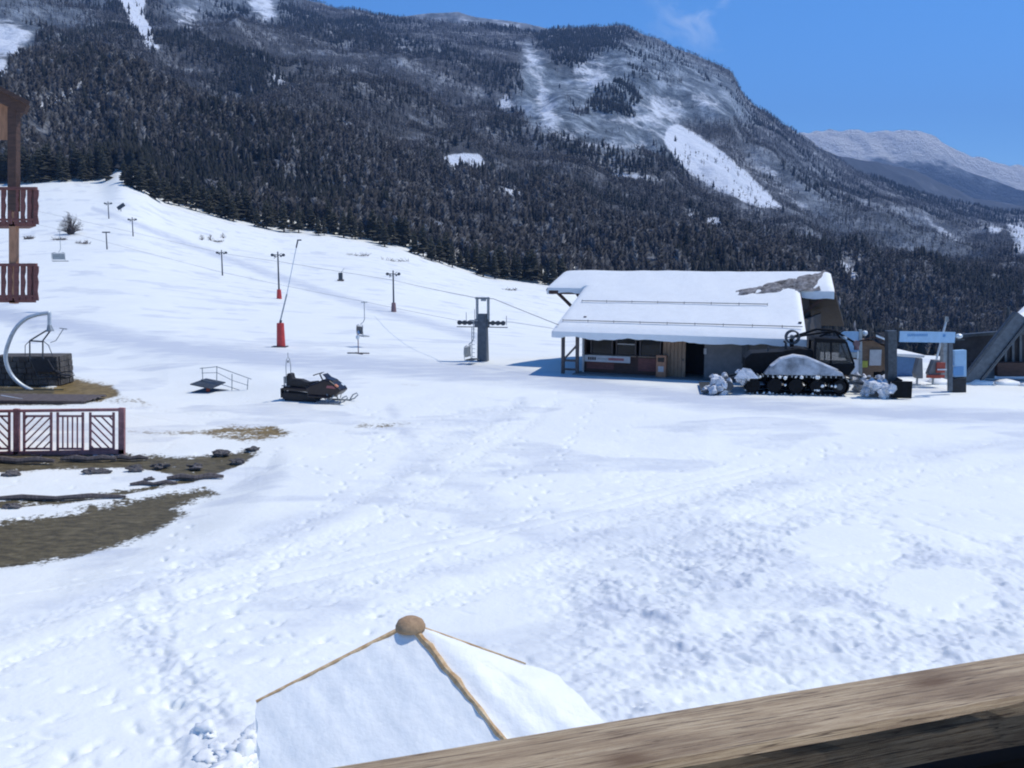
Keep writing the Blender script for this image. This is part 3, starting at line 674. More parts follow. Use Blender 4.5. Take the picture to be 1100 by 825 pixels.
for yy, a_, b_ in ((0.55, 0.2, LEN - 0.1), (2.55, 0.6, LEN - 2.2)):
    g = MB(); g.tube([RP(a_, yy, 0.41), RP(b_, yy, 0.41)], 0.022, 6)
    k = a_
    while k < b_: g.tube([RP(k, yy, 0.1), RP(k, yy, 0.47)], 0.015, 5); k += 1.5
    g.build('snow_guard', 'darksteel', rf)
# wind-bared patch near the right end of the ridge
vs = []; fs = []; NX, NY = 36, 14
for j in range(NY + 1):
    for i in range(NX + 1):
        a = i / NX; bb = j / NY
        x = 8.9 + 4.7 * a; y = 3.35 + 0.9 * a + (0.5 + 1.5 * a) * bb
        ed = min(a * 4, (1 - a) * 9, bb * 2.2, (1 - bb) * 2.2, 1)
        wv = float(fbm(np.array([x * 2.5]), np.array([y * 2.5]), 77, 4)[0]) - 0.5
        vs.append(RP(x, y, 0.26 + 0.16 * ed ** 0.5 + 0.30 * wv)); 
for j in range(NY):
    for i in range(NX): fs.append((j * (NX + 1) + i, j * (NX + 1) + i + 1, (j + 1) * (NX + 1) + i + 1, (j + 1) * (NX + 1) + i))
pb = MB().add(vs, fs)
pb.build('bare_roof_patch', 'gravel', rf, smooth=True)
# walls
def wall_panel(name, x0, x1, z0, z1, y, m, th=0.12): return MB().box(((x0 + x1) / 2, y + th / 2, (z0 + z1) / 2), (x1 - x0, th, z1 - z0)).build(name, m, bt)
WY = 1.0
wl = MB(); wl.box(((1.35 + 6.6) / 2, WY + 0.09, 0.55), (5.25, 0.18, 1.1)); wl.box(((1.35 + 6.6) / 2, WY + 0.09, 2.35), (5.25, 0.18, 0.5))
wl.build('wall', 'darkwood', bt)
MB().box(((8.15 + 13.0) / 2, WY + 0.09, 1.3), (4.85, 0.18, 2.6)).build('wall', 'greywall', bt)
MB().box((7.35, WY + 0.09, 2.3), (1.5, 0.18, 0.6)).box((7.35, WY + 1.6, 1.0), (1.5, 0.05, 2.0)).build('doorway_recess', 'darkinside', bt)
MB().box((1.35, 5.5, 1.6), (0.15, 9.0, 3.2)).build('wall', 'darkwood', bt); MB().box((13.0, 5.5, 1.6), (0.15, 9.0, 3.2)).build('wall', 'stationdark', bt); MB().box((7.2, 10.0, 1.5), (11.6, 0.15, 3.0)).build('wall', 'darkwood', bt)
# gable ends below the projecting cap
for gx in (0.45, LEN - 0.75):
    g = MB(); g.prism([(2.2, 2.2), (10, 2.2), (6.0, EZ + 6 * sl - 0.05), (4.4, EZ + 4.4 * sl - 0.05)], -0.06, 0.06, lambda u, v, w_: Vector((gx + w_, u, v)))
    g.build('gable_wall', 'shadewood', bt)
for gx, sgn in ((-2.3, 1), (LEN + 1.0, -1)):
    f_ = MB(); f_.beam(RP(gx, YB, -0.02), RP(gx + sgn * 0.4, YR, -0.02), 0.10, 0.24); f_.beam(RP(gx, YB, -0.08), RP(gx + sgn * 2.3, YB, -0.08), 0.10, 0.22)
    f_.beam(RP(gx + sgn * 0.3, YB + 0.4, -0.12), Vector((gx + sgn * 2.1, YB + 0.3, 3.0)), 0.16, 0.16)
    f_.build('rafter', 'darkwood', bt)
rk_ = MB(); rk_.beam(RP(LEN + 0.1, 0.0, -0.06), RP(LEN - 0.8, YB, -0.06), 0.12, 0.26); rk_.build('rafter', 'redwood', bt)
# porch posts
def brace_post(x, y=0.25):
    MB().box((x, y, 1.15), (0.17, 0.17, 2.3)).build('post', 'oldwood', bt, bevel=0.01)
for x in (0.35, 1.2): brace_post(x)
br = MB(); br.beam((0.35, 0.25, 0.75), (1.25, 0.25, 0.75), 0.10, 0.12); br.beam((0.40, 0.25, 0.8), (1.2, 0.25, 1.65), 0.09, 0.10); br.beam((0.35, 0.25, 0.25), (1.25, 0.25, 0.25), 0.09, 0.12); br.beam((0.1, 0.25, 2.2), (LEN - 0.2, 0.25, 2.2), 0.12, 0.16)
br.build('porch_beam', 'oldwood', bt)
MB().box((1.42, 0.6, 1.25), (0.10, 0.10, 2.3)).build('post', 'offwhite', bt)
for x0, x1 in ((1.75, 3.0), (3.25, 4.35), (4.6, 5.75)):
    fr = MB()
    for (cx, cz, sx, sz) in (((x0 + x1) / 2, 1.1, x1 - x0 + 0.1, 0.06), ((x0 + x1) / 2, 2.1, x1 - x0 + 0.1, 0.06), (x0, 1.6, 0.06, 1.06), (x1, 1.6, 0.06, 1.06)): fr.box((cx, WY + 0.0, cz), (sx, 0.10, sz))
    f_ = fr.build('window', 'oldwood', bt)
    MB().box(((x0 + x1) / 2, WY + 0.06, 1.6), (x1 - x0 - 0.05, 0.02, 0.95)).build('pane', 'glass', f_)
    MB().box(((x0 + x1) / 2, WY - 0.08, 1.065), (x1 - x0 + 0.15, 0.16, 0.045)).build('sill', 'tanwood', f_)
MB().box((3.8, WY - 0.03, 1.72), (1.0, 0.03, 0.05)).build('shelf', 'offwhite', bt)
for x0, x1 in ((1.5, 3.1), (4.5, 5.8)): MB().box(((x0 + x1) / 2, WY - 0.02, 0.62), (x1 - x0, 0.03, 0.7)).build('cladding_panel', 'redwood', bt)
sg = MB().box((2.75, 0.72, 0.88), (2.75, 0.04, 0.36)).build('banner', 'offwhite', bt)
lt = MB(); x = 1.72
for wd_ in (0.10, 0.09, 0.10, 0.09): lt.box((x, 0.695, 0.88), (wd_, 0.008, 0.17)); x += 0.125
lt.build('lettering', 'blackplastic', sg)
lt = MB()
for k in range(7): lt.box((2.27 + k * 0.09, 0.695, 0.88), (0.06, 0.008, 0.08))
lt.build('lettering', 'greysteel', sg)
MB().box((3.32, 0.695, 0.88), (0.9, 0.008, 0.14)).build('lettering', 'palered', sg)
bx_ = MB().box((5.95, 0.55, 0.62), (0.55, 0.30, 1.24)).build('notice_box', 'postwood', bt, bevel=0.02); MB().box((5.95, 0.392, 1.0), (0.36, 0.02, 0.24)).build('screen', 'glass', bx_)
MB().box((5.95, 0.392, 0.5), (0.30, 0.015, 0.3)).build('notice', 'offwhite', bx_)
dr = MB()
for k in range(6): dr.box((6.0 + k * 0.21, WY - 0.04, 1.12), (0.19, 0.05, 2.15))
dr = dr.build('door', 'tanwood', bt); MB().box((7.02, WY - 0.09, 1.0), (0.04, 0.06, 0.14)).build('handle', 'darksteel', dr)
MB().box((8.2, WY - 0.03, 1.5), (0.14, 0.05, 0.3)).build('wall_box', 'offwhite', bt)
MB().box((10.3, WY - 0.02, 1.55), (0.35, 0.05, 1.2)).build('drainpipe', 'darksteel', bt)
MB().box((7.1, 4.5, 0.02), (12.2, 9, 0.08)).build('floor_slab', 'greywall', bt)

# ------------------------------------------------------------------ piste basher (winch snow groomer)
g0 = gp(850, 420)
sc_ = thing('snow_groomer', 'dark tracked snow groomer with a winch boom, parked in front of the timber building', 'snow groomer', (g0.x, g0.y, g0.z), R(-9))
def track(y):
    poly = []
    x0, x1, rr = -1.95, 2.0, 0.40
    for k in range(13): a = math.pi / 2 + math.pi * k / 12; poly.append((x0 + rr * math.cos(a), 0.45 + rr * math.sin(a)))
    for k in range(13): a = -math.pi / 2 + math.pi * k / 12; poly.append((x1 + rr * math.cos(a), 0.45 + rr * math.sin(a)))
    inner = [(x0 + (px_ - x0) * (1 if False else 1), pz) for px_, pz in poly]
    mb = MB(); n_ = len(poly)
    def sh(p, k):
        cx = min(max(p[0], x0), x1); return (cx + (p[0] - cx) * k, 0.45 + (p[1] - 0.45) * k)
    out = [sh(p, 1.06) for p in poly]; inn = [sh(p, 0.92) for p in poly]
    W = 0.95
    vs = [(a, y - W / 2, c) for a, c in out] + [(a, y + W / 2, c) for a, c in out] + [(a, y - W / 2, c) for a, c in inn] + [(a, y + W / 2, c) for a, c in inn]
    fs = []
    for k in range(n_):
        q = (k + 1) % n_
        fs += [(k, q, n_ + q, n_ + k), (2 * n_ + k, 3 * n_ + k, 3 * n_ + q, 2 * n_ + q), (k, 2 * n_ + k, 2 * n_ + q, q), (n_ + k, n_ + q, 3 * n_ + q, 3 * n_ + k)]
    mb.add(vs, fs)
    o = mb.build('track', 'machineblack', sc_)
    gr = MB()
    L = 2 * (x1 - x0); s_ = -1.95
    while s_ < 2.0:
        for zz in (0.02, 0.88): gr.box((s_, y, zz), (0.05, W + 0.04, 0.09))
        s_ += 0.22
    for cx, sg_ in ((x0, -1), (x1, 1)):
        for k in range(5):
            a = -math.pi / 2 + math.pi * (k + 0.5) / 5
            gr.box((cx + sg_ * 0.44 * math.cos(a), y, 0.45 + 0.44 * math.sin(a)), (0.07, W + 0.04, 0.07))
    gr.build('cleats', 'greysteel', o)
    for k in range(5):
        x = -1.95 + k * 0.98; r = 0.33 if k < 4 else 0.30
        wmb = MB(); wmb.tube([(x, y - W / 2 - 0.02, 0.42), (x, y + W / 2 + 0.02, 0.42)], r, 20); wmb.build('wheel', 'machineblack', sc_)
        wmb = MB(); wmb.tube([(x, y - W / 2 - 0.05, 0.42), (x, y - W / 2 - 0.021, 0.42)], r * 0.5, 14); wmb.build('hub', 'darksteel' if k in (4,) else 'machineblack', sc_)
    sn_ = MB()
    rr_ = random.Random(int(y * 10) + 50)
    for k in range(26): sn_.blob((rr_.uniform(-2.1, 2.1), y - W / 2 - 0.02 + rr_.uniform(-0.03, 0.06), rr_.choice((0.84, 0.8, 0.45, 0.25, 0.06, 0.08))), rr_.uniform(0.04, 0.10), k, 1, 0.3)
    sn_.build('packed_snow', 'snow', sc_, smooth=True)['kind'] = 'stuff'
track(-0.95); track(0.95)
MB().box((0, 0, 0.75), (3.9, 1.0, 0.5)).build('chassis', 'machineblack', sc_, bevel=0.03)
# snow-dusted side hood over the near track
hd = MB(); prof = [(-1.45, 0.93), (2.15, 0.93), (2.10, 1.08), (0.55, 1.72), (-0.1, 1.80), (-0.75, 1.62), (-1.2, 1.25)]
hd.prism(prof, -1.42, -0.62, lambda u, v, w_: Vector((u, w_ + (v - 0.93) * 0.35, v)))
hd.build('side_hood', 'greyfender', sc_, bevel=0.04)
hs = MB(); hs.prism([(-1.2, 1.30), (1.95, 1.20), (1.2, 1.52), (0.5, 1.80), (-0.1, 1.88), (-0.72, 1.70)], -1.40, -0.85, lambda u, v, w_: Vector((u, w_ + (v - 0.93) * 0.35 - 0.015, v)))
hs.build('hood_snow', 'snowrough', sc_, bevel=0.05)
MB().prism([(-1.45, 0.93), (2.15, 0.93), (0.55, 1.5), (-1.2, 1.25)], 0.62, 1.42, lambda u, v, w_: Vector((u, w_, v))).build('side_hood', 'greyfender', sc_, bevel=0.04)
MB().prism([(-2.25, 0.9), (0.85, 0.9), (0.85, 2.05), (0.2, 2.15), (-0.6, 1.98), (-2.0, 1.88), (-2.3, 1.6)], -0.72, 0.9, lambda u, v, w_: Vector((u, w_, v))).build('engine_bay', 'machineblack', sc_, bevel=0.05)
MB().tube([(-0.3, 0.3, 1.9), (-0.3, 0.3, 2.3), (-0.4, 0.3, 2.4)], 0.06).build('exhaust', 'darksteel', sc_); MB().tube([(-1.2, -0.3, 1.8), (-1.2, -0.3, 2.15)], 0.04).build('air_intake', 'darksteel', sc_)
# cab
cabp = [(0.85, 0.95), (2.45, 0.95), (2.75, 1.45), (2.3, 2.55), (1.0, 2.62), (0.8, 2.3)]
cb = MB().prism([(0.85, 0.9), (2.5, 0.9), (2.75, 1.30), (2.70, 1.45), (0.85, 1.45)], -0.85, 0.85, lambda u, v, w_: Vector((u, w_, v))).prism([(0.85, 2.45), (2.33, 2.42), (2.25, 2.60), (0.85, 2.66)], -0.88, 0.88, lambda u, v, w_: Vector((u, w_, v)))
for s_ in (-1, 1):
    cb.beam((0.9, s_ * 0.82, 1.4), (0.9, s_ * 0.82, 2.5), 0.12); cb.beam((2.70, s_ * 0.80, 1.4), (2.28, s_ * 0.82, 2.5), 0.09); cb.beam((1.65, s_ * 0.83, 1.4), (1.6, s_ * 0.83, 2.5), 0.08)
cb = cb.build('cab', 'machineblack', sc_, bevel=0.03)
for s_ in (-1, 1):
    MB().prism([(0.96, 1.46), (1.6, 1.46), (1.56, 2.44), (0.96, 2.44)], s_ * 0.80, s_ * 0.82, lambda u, v, w_: Vector((u, w_, v))).build('side_window', 'cabglass', cb)
    MB().prism([(1.70, 1.46), (2.64, 1.46), (2.26, 2.44), (1.66, 2.44)], s_ * 0.80, s_ * 0.82, lambda u, v, w_: Vector((u, w_, v))).build('side_window', 'cabglass', cb)
MB().slab([(2.72, -0.76, 1.46), (2.72, 0.76, 1.46), (2.31, 0.76, 2.43), (2.31, -0.76, 2.43)], 0.02, (1, 0, 0.3)).build('windscreen', 'cabglass', cb)
st_ = MB().box((1.35, 0, 1.35), (0.5, 0.9, 0.2)).box((1.15, 0, 1.75), (0.12, 0.9, 0.7)); st_.build('seat', 'black', cb)
for s_ in (-0.6, -0.2, 0.2, 0.6): MB().box((2.30, s_, 2.64), (0.10, 0.2, 0.12)).build('headlight', 'palesteel', cb)
mi = MB(); mi.tube([(2.6, -0.85, 1.9), (2.75, -1.15, 1.95)], 0.02); mi.box((2.76, -1.2, 1.9), (0.05, 0.16, 0.36)); mi.build('mirror', 'palesteel', cb)
# winch boom
wb = MB(); wb.tube([(-0.05, 0, 2.15), (-0.1, 0, 2.55)], 0.10); wb.tube([(0.0, 0.15, 2.62), (1.1, 0.15, 3.0), (1.9, 0.15, 2.95), (2.9, 0.1, 2.35)], 0.055)
wb.tube([(0.0, -0.15, 2.62), (1.1, -0.15, 2.82), (1.9, -0.15, 2.95), (2.9, -0.1, 2.35)], 0.045)
for k in (0.3, 0.9, 1.5, 2.1): wb.beam((k, -0.15, 2.66 + k * 0.1), (k + 0.3, 0.15, 2.75 + k * 0.1), 0.05)
wb.tube([(1.9, 0, 2.95), (2.25, 0, 2.5), (2.6, 0, 2.55)], 0.04)
wb.beam((1.2, 0, 2.66), (1.95, 0, 2.97), 0.08); wb.build('winch_boom', 'machineblack', sc_)
wr_ = MB(); ring = [(-0.05 + 0.30 * math.cos(a * math.pi / 12), -0.22, 2.62 + 0.30 * math.sin(a * math.pi / 12)) for a in range(25)]
wr_.tube(ring, 0.045, 6); wr_.tube([(x_, 0.22, z_) for x_, y_, z_ in ring], 0.045, 6)
wr_.tube([(-0.05, -0.25, 2.62), (-0.05, 0.25, 2.62)], 0.10); wr_.beam((-0.4, -0.22, 2.62), (0.3, -0.22, 2.62), 0.05); wr_.build('winch_drum', 'darksteel', sc_)
MB().tube([(2.9, -0.1, 2.45), (2.92, -0.1, 2.05)], 0.12).tube([(2.9, -0.22, 2.35), (2.9, 0.02, 2.35)], 0.16).build('pulley', 'brownpad', sc_)
# blade in front, tiller behind, caked with snow
bl = MB(); bp = [(0.0, 0.05), (0.14, 0.0), (0.10, 0.35), (0.18, 0.72), (0.30, 0.86), (0.22, 0.90), (0.05, 0.72), (-0.02, 0.35)]
bl.prism(bp, -1.9, 1.7, lambda u, v, w_: Vector((4.35 + u, w_, v))); bl.box((4.6, -1.92, 0.42), (0.9, 0.08, 0.78)); bl.box((4.6, 1.72, 0.42), (0.9, 0.08, 0.78))
bl.build('blade', 'machineblack', sc_)
pa = MB(); pa.beam((1.9, -0.5, 0.6), (4.35, -0.6, 0.4), 0.14); pa.beam((1.9, 0.5, 0.6), (4.35, 0.6, 0.4), 0.14); pa.tube([(2.3, 0, 0.9), (4.2, 0, 0.6)], 0.06); pa.build('push_arm', 'darksteel', sc_)
sb_ = MB(); rr_ = random.Random(3)
for k in range(80): sb_.blob((rr_.uniform(3.1, 4.35), rr_.uniform(-1.9, 0.6), rr_.uniform(0.05, 0.66)), rr_.uniform(0.07, 0.26), k, 2, 0.6)
sb_.build('blade_snow', 'snowrough', sc_)
ti = MB(); ti.tube([(-3.1, -1.8, 0.4), (-3.1, 1.6, 0.4)], 0.22, 12); ti.beam((-2.1, -0.5, 0.8), (-3.1, -0.5, 0.55), 0.15); ti.beam((-2.1, 0.5, 0.8), (-3.1, 0.5, 0.55), 0.15); ti.box((-3.9, 0, 0.10), (0.9, 3.4, 0.06)); ti.build('tiller', 'darksteel', sc_)
tu = MB()
for k in range(70): tu.blob((rr_.gauss(-3.45, 0.3), rr_.uniform(-1.9, 0.4), abs(rr_.gauss(0.1, 0.32))), rr_.uniform(0.07, 0.24), k + 60, 2, 0.6)
for k in range(12): tu.blob((rr_.uniform(-2.65, -2.15), rr_.uniform(-1.6, -0.9), rr_.uniform(0.65, 1.05)), rr_.uniform(0.12, 0.22), k + 90, 2, 0.5)
tu.build('tiller_snow', 'snowrough', sc_)
fl = MB(); fl.slab([(-2.85, -1.7, 0.75), (-1.75, -1.7, 0.78), (-2.1, -1.5, 1.15), (-2.45, -1.5, 1.2)], 0.06, (0, 0.4, 0.9)); fl.build('snow_flap', 'snowrough', sc_)

# ------------------------------------------------------------------ snowmobile
m0 = gp(338, 431)
sm = thing('snowmobile', 'black snowmobile with two seats and an orange side lamp, parked alone on the snow', 'snowmobile', (m0.x, m0.y, m0.z + 0.02), R(-17))
sm.scale = (1.12, 1.12, 1.12)
b1 = MB()
prof = [(-0.15, 0.25), (0.35, 0.22), (1.15, 0.30), (1.40, 0.52), (1.28, 0.68), (0.90, 0.93), (0.62, 0.98), (0.35, 0.85), (0.0, 0.72), (-0.2, 0.60)]
for a, c, k in ((-0.36, 0.36, 1.0),): b1.prism(prof, a, c, lambda u, v, w_: Vector((u, w_, v)))
b1.prism([(-1.35, 0.42), (0.1, 0.38), (0.1, 0.55), (-1.35, 0.6)], -0.26, 0.26, lambda u, v, w_: Vector((u, w_, v)))
b1.prism([(-0.1, 0.2), (0.9, 0.18), (0.9, 0.30), (-0.1, 0.32)], -0.46, 0.46, lambda u, v, w_: Vector((u, w_, v)))
b1.build('body', 'blackplastic', sm, bevel=0.06)
MB().prism([(-1.25, 0.58), (0.25, 0.62), (0.18, 0.86), (-0.25, 0.80), (-0.55, 0.90), (-0.95, 0.92), (-1.0, 1.14), (-1.18, 1.14), (-1.25, 0.9)], -0.17, 0.17, lambda u, v, w_: Vector((u, w_, v))).build('seat', 'black', sm, bevel=0.05)
tr = MB()
poly = [(-1.45, 0.17), (-1.38, 0.04), (-1.2, 0.0), (0.1, 0.0), (0.28, 0.10), (0.2, 0.28), (-1.3, 0.36), (-1.42, 0.3)]
tr.prism(poly, -0.24, 0.24, lambda u, v, w_: Vector((u, w_, v))); tr = tr.build('track', 'black', sm, bevel=0.04)
lg = MB()
for k in range(13): lg.box((-1.25 + k * 0.115, 0, -0.01), (0.03, 0.48, 0.05))
lg.build('track_lugs', 'black', tr)
MB().box((-1.45, 0, 0.30), (0.05, 0.46, 0.40)).build('rear_flap', 'black', sm)
for s_ in (-0.47, 0.47):
    sk = MB(); sk.tube([(0.35, s_, 0.04), (1.35, s_, 0.03), (1.6, s_, 0.10), (1.78, s_, 0.26), (1.72, s_, 0.34), (1.55, s_, 0.26), (1.42, s_, 0.08)], 0.028, 6); sk.slab([(0.35, s_ - 0.07, 0.0), (1.45, s_ - 0.07, 0.0), (1.45, s_ + 0.07, 0.0), (0.35, s_ + 0.07, 0.0)], 0.02)
    sk.build('ski', 'greysteel', sm)
    sp = MB(); sp.tube([(0.85, s_, 0.05), (0.75, s_ * 0.6, 0.5)], 0.03, 8); sp.tube([(0.85, s_, 0.10), (0.5, s_ * 0.7, 0.3)], 0.02, 6); sp.tube([(0.95, s_, 0.10), (1.1, s_ * 0.7, 0.35)], 0.02, 6); sp.build('suspension', 'greysteel', sm)
hb_ = MB(); hb_.tube([(0.40, 0, 0.9), (0.28, 0, 1.14)], 0.03); hb_.tube([(0.16, -0.36, 1.12), (0.28, -0.18, 1.17), (0.28, 0.18, 1.17), (0.16, 0.36, 1.12)], 0.022, 8); hb_.tube([(0.28, -0.1, 1.17), (0.42, -0.1, 1.22), (0.42, 0.1, 1.22), (0.28, 0.1, 1.17)], 0.015, 6); hb_.build('handlebar', 'blackplastic', sm)
MB().slab([(0.68, -0.26, 0.96), (1.0, -0.24, 0.86), (1.0, 0.24, 0.86), (0.68, 0.26, 0.96)], 0.06).slab([(0.52, -0.22, 1.16), (0.74, -0.25, 0.95), (0.74, 0.25, 0.95), (0.52, 0.22, 1.16)], 0.012, (1, 0, 1)).build('windshield', 'blackplastic', sm)
MB().box((1.20, -0.30, 0.72), (0.16, 0.12, 0.08), Matrix.Rotation(R(35), 3, 'Y')).build('headlight', 'amber', sm, bevel=0.02); MB().box((1.22, 0.2, 0.70), (0.14, 0.16, 0.08), Matrix.Rotation(R(35), 3, 'Y')).build('headlight', 'palesteel', sm, bevel=0.02)
MB().prism([(0.75, 0.62), (1.2, 0.60), (1.05, 0.72), (0.8, 0.72)], -0.372, -0.36, lambda u, v, w_: Vector((u, w_, v))).build('side_decal', 'palered', sm)
rk = MB()
rk.tube([(-1.2, -0.19, 0.45), (-1.2, -0.19, 1.45), (-1.2, -0.12, 1.72), (-1.2, 0, 1.80), (-1.2, 0.12, 1.72), (-1.2, 0.19, 1.45), (-1.2, 0.19, 0.45)], 0.016, 6)
rk.tube([(-1.2, 0, 1.78), (-1.2, 0, 2.0)], 0.014, 6); rk.box((-1.2, 0, 1.62), (0.05, 0.07, 0.10))
rk.tube([(-1.42, -0.2, 0.6), (-1.05, -0.2, 0.6), (-1.05, 0.2, 0.6), (-1.42, 0.2, 0.6), (-1.42, -0.2, 0.6)], 0.018, 6); rk.tube([(-1.42, 0, 0.7), (-1.42, 0, 0.3)], 0.02, 6); rk.build('sledge_rack', 'greysteel', sm)
MB().box((-1.12, 0, 0.72), (0.2, 0.3, 0.16)).build('rear_bag', 'redpaint', sm, bevel=0.03); MB().box((-1.30, 0, 0.85), (0.10, 0.36, 0.30)).build('rear_box', 'greysteel', sm, bevel=0.02)

# ------------------------------------------------------------------ chairlift and tow lift
tb = gp(518, 388)
tw = thing('chairlift_pylon', 'squat grey steel chairlift pylon with twin uprights above its crossarm', 'lift pylon', tb, R(-12))
k_ = tb.y / 1000.0                                  # metres per pixel there
MB().prism([(-0.27, 0), (0.38, 0), (0.34, 3.0), (-0.24, 3.0)], -0.3, 0.3, lambda u, v, w_: Vector((u * (1 - 0.12 * v / 3), w_, v))).build('mast', 'girder', tw, bevel=0.02)
lad = MB(); lad.beam((-0.62, -0.2, 0.1), (-0.62, -0.2, 2.2), 0.04)
for k in range(8): lad.beam((-0.62, -0.2, 0.3 + k * 0.25), (-0.42, -0.2, 0.3 + k * 0.25), 0.03)
lad.build('ladder', 'greysteel', tw)
MB().box((-0.0, 0, 2.42), (2.9, 0.20, 0.16)).box((0, 0, 2.42), (0.9, 0.4, 0.5)).build('crossarm', 'girder', tw, bevel=0.02)
MB().box((0, 0, 2.16), (3.3, 0.10, 0.05)).build('catwalk', 'darksteel', tw)
for s_ in (-1, 1):
    MB().box((s_ * 0.36 + 0.05, 0, 3.3), (0.13, 0.2, 1.5)).build('upright', 'greysteel', tw)
MB().box((0.02, 0, 3.98), (0.9, 0.16, 0.12)).box((0.1, 0, 3.86), (0.3, 0.2, 0.12)).build('top_beam', 'greysteel', tw)
for s_ in (-1, 1):
    for k in range(3):
        x = s_ * (0.75 + 0.33 * k)
        MB().tube([(x, -0.26, 2.44), (x, -0.16, 2.44)], 0.15, 14).build('sheave', 'darksteel', tw)
for x_, z_ in ((-1.0, 3.1), (-0.45, 3.3), (1.6, 2.9)): MB().tube([(x_, -0.1, z_), (x_, -0.1, 2.3)], 0.02, 5).build('rod', 'greysteel', tw)

def catenary(pts, sag):
    out = []
    for a, c in zip(pts[:-1], pts[1:]):
        L = (c - a).length
        for k in range(10):
            t = k / 10; p = a.lerp(c, t); p.z -= sag * L * 4 * t * (1 - t); out.append(p)
    out.append(pts[-1]); return out
ca = [P(595, 353, 53), P(549, 346, 57.5), P(496, 345, 57.8), P(396, 325, 72), P(240, 293, 88), P(65, 247, 98), P(-60, 216, 108)]
tag(MB().tube(catenary(ca, 0.0012), 0.009, 5).build('lift_cable', 'darksteel'), 'lower thin steel cable running up left from the pylon crossarm with the chairs on it', 'cable', 'ski lift cables')
def plen(px, py, d): return P(px, py, d)
cb_ = [P(600, 349, 52), P(530, 321, 58), P(512, 320, 58), P(423, 301, 113), P(300, 281, 124), P(239, 272, 150), P(145, 250, 170), P(60, 231, 195), P(-60, 205, 240)]
tag(MB().tube(catenary(cb_, 0.0010), 0.018, 5).build('lift_cable', 'darksteel'), 'upper thin steel cable crossing the slope past the row of slender lift poles', 'cable', 'ski lift cables')
def lift_pole(px, py, top, label, pad=None, arms=1, dx=0, cross=True):
    g = gp(px, py); m_ = g.y / 1000.0 * 1.0; h = (py - top) * m_
    t = thing('tow_lift_pole', label, 'lift pole', g, 0, 'slender tow lift poles on the piste')
    MB().tube([(0, 0, -0.2), (dx * m_, 0, h)], [0.13, 0.09], 8).build('pole', 'darksteel', t)
    a = MB()
    if cross:
        w_ = 0.75
        a.beam((-w_, 0, h - 0.35 * arms), (w_, 0, h - 0.55), 0.09); a.beam((-w_ * 0.7, 0, h - 0.9), (w_ * 0.7, 0, h - 0.2), 0.06)
        for s_ in (-1, 1):
            a.tube([(s_ * w_, -0.12, h - 0.45), (s_ * w_, 0.12, h - 0.45)], 0.20, 10); a.tube([(s_ * w_ * 0.55, -0.1, h - 0.6), (s_ * w_ * 0.55, 0.1, h - 0.6)], 0.13, 10)
    else: a.beam((-0.7, 0, h), (0.7, 0, h), 0.16, 0.22)
    a.build('sheave_arm', 'darksteel', t)
    if pad: MB().tube([(0, 0, 0), (0, 0, pad[1])], [0.36, 0.27], 10).build('safety_padding', pad[0], t, bevel=0.03)
    return t
lift_pole(300, 321, 271, 'slender lift pole with a small red pad at its foot', ('redpad', 1.25))
lift_pole(423, 335, 291, 'slender lift pole with a greyish brown pad at its foot', ('brownpad', 1.2))
lift_pole(239, 296, 269, 'thin bare lift pole standing left of the small red padded lift pole')
lift_pole(143, 254, 234, 'thin distant lift pole just right of the snow lance on the upper piste')
lift_pole(117, 235, 217, 'farthest lift pole on the upper piste, beside a dark low sign', cross=True)
lift_pole(115, 268, 250, 'short T-shaped lift pole just right of the leaning bare bush', cross=False)

def chair(loc, rz, label, seatw, mats, H_=2.6, blue=False):
    t = thing('lift_chair', label, 'lift chair', loc, rz, 'lift chairs')
    h = MB(); h.tube([(0, 0, H_), (0, 0, 1.35), (-0.1, 0, 1.15), (-0.35, 0, 0.95)], 0.03, 6); h.box((0, 0, H_), (0.5, 0.07, 0.07)); h.build('hanger', mats[2], t)
    f = MB()
    for s_ in (-seatw / 2, seatw / 2): f.tube([(-0.35, s_ * 0.5, 0.95), (-0.42, s_, 0.85), (-0.45, s_, 0.45), (-0.4, s_, 0.02), (0.15, s_, 0.02)], 0.022, 6)
    f.tube([(-0.42, -seatw / 2, 0.85), (-0.42, seatw / 2, 0.85)], 0.022, 6); f.build('frame', mats[2], t)
    MB().box((-0.12, 0, 0.05), (0.50, seatw * 0.96, 0.07)).build('seat', mats[1], t, bevel=0.02)
    MB().box((-0.42, 0, 0.50), (0.06, seatw * 0.92, 0.60), Matrix.Rotation(R(-6), 3, 'Y')).build('backrest', mats[0], t, bevel=0.02)
    return t
# chair on the lower cable, seen turned away, with a blue number plate
c1 = chair(P(392, 361.5, 72), R(35), 'grey lift chair with a round blue mark on its back, hanging over the piste', 1.1, ('darksteel', 'greysteel', 'greysteel'), H_=2.65)
mk_ = MB(); mk_.tube([(-0.50, 0.1, 0.32), (-0.46, 0.1, 0.32)], 0.17, 18); mk_.build('number_disc', 'bluesign', c1)
c2 = chair(P(66, 281, 96), R(80), 'empty grey lift chair hanging high above the piste beside the leaning bare bush', 1.5, ('greysteel', 'darksteel', 'greysteel'), H_=3.05)
c3 = chair(P(509, 387, 57.0), R(-20), 'empty grey lift chair hanging against the left side of the chairlift pylon', 1.0, ('greysteel', 'darksteel', 'greysteel'), H_=2.45)
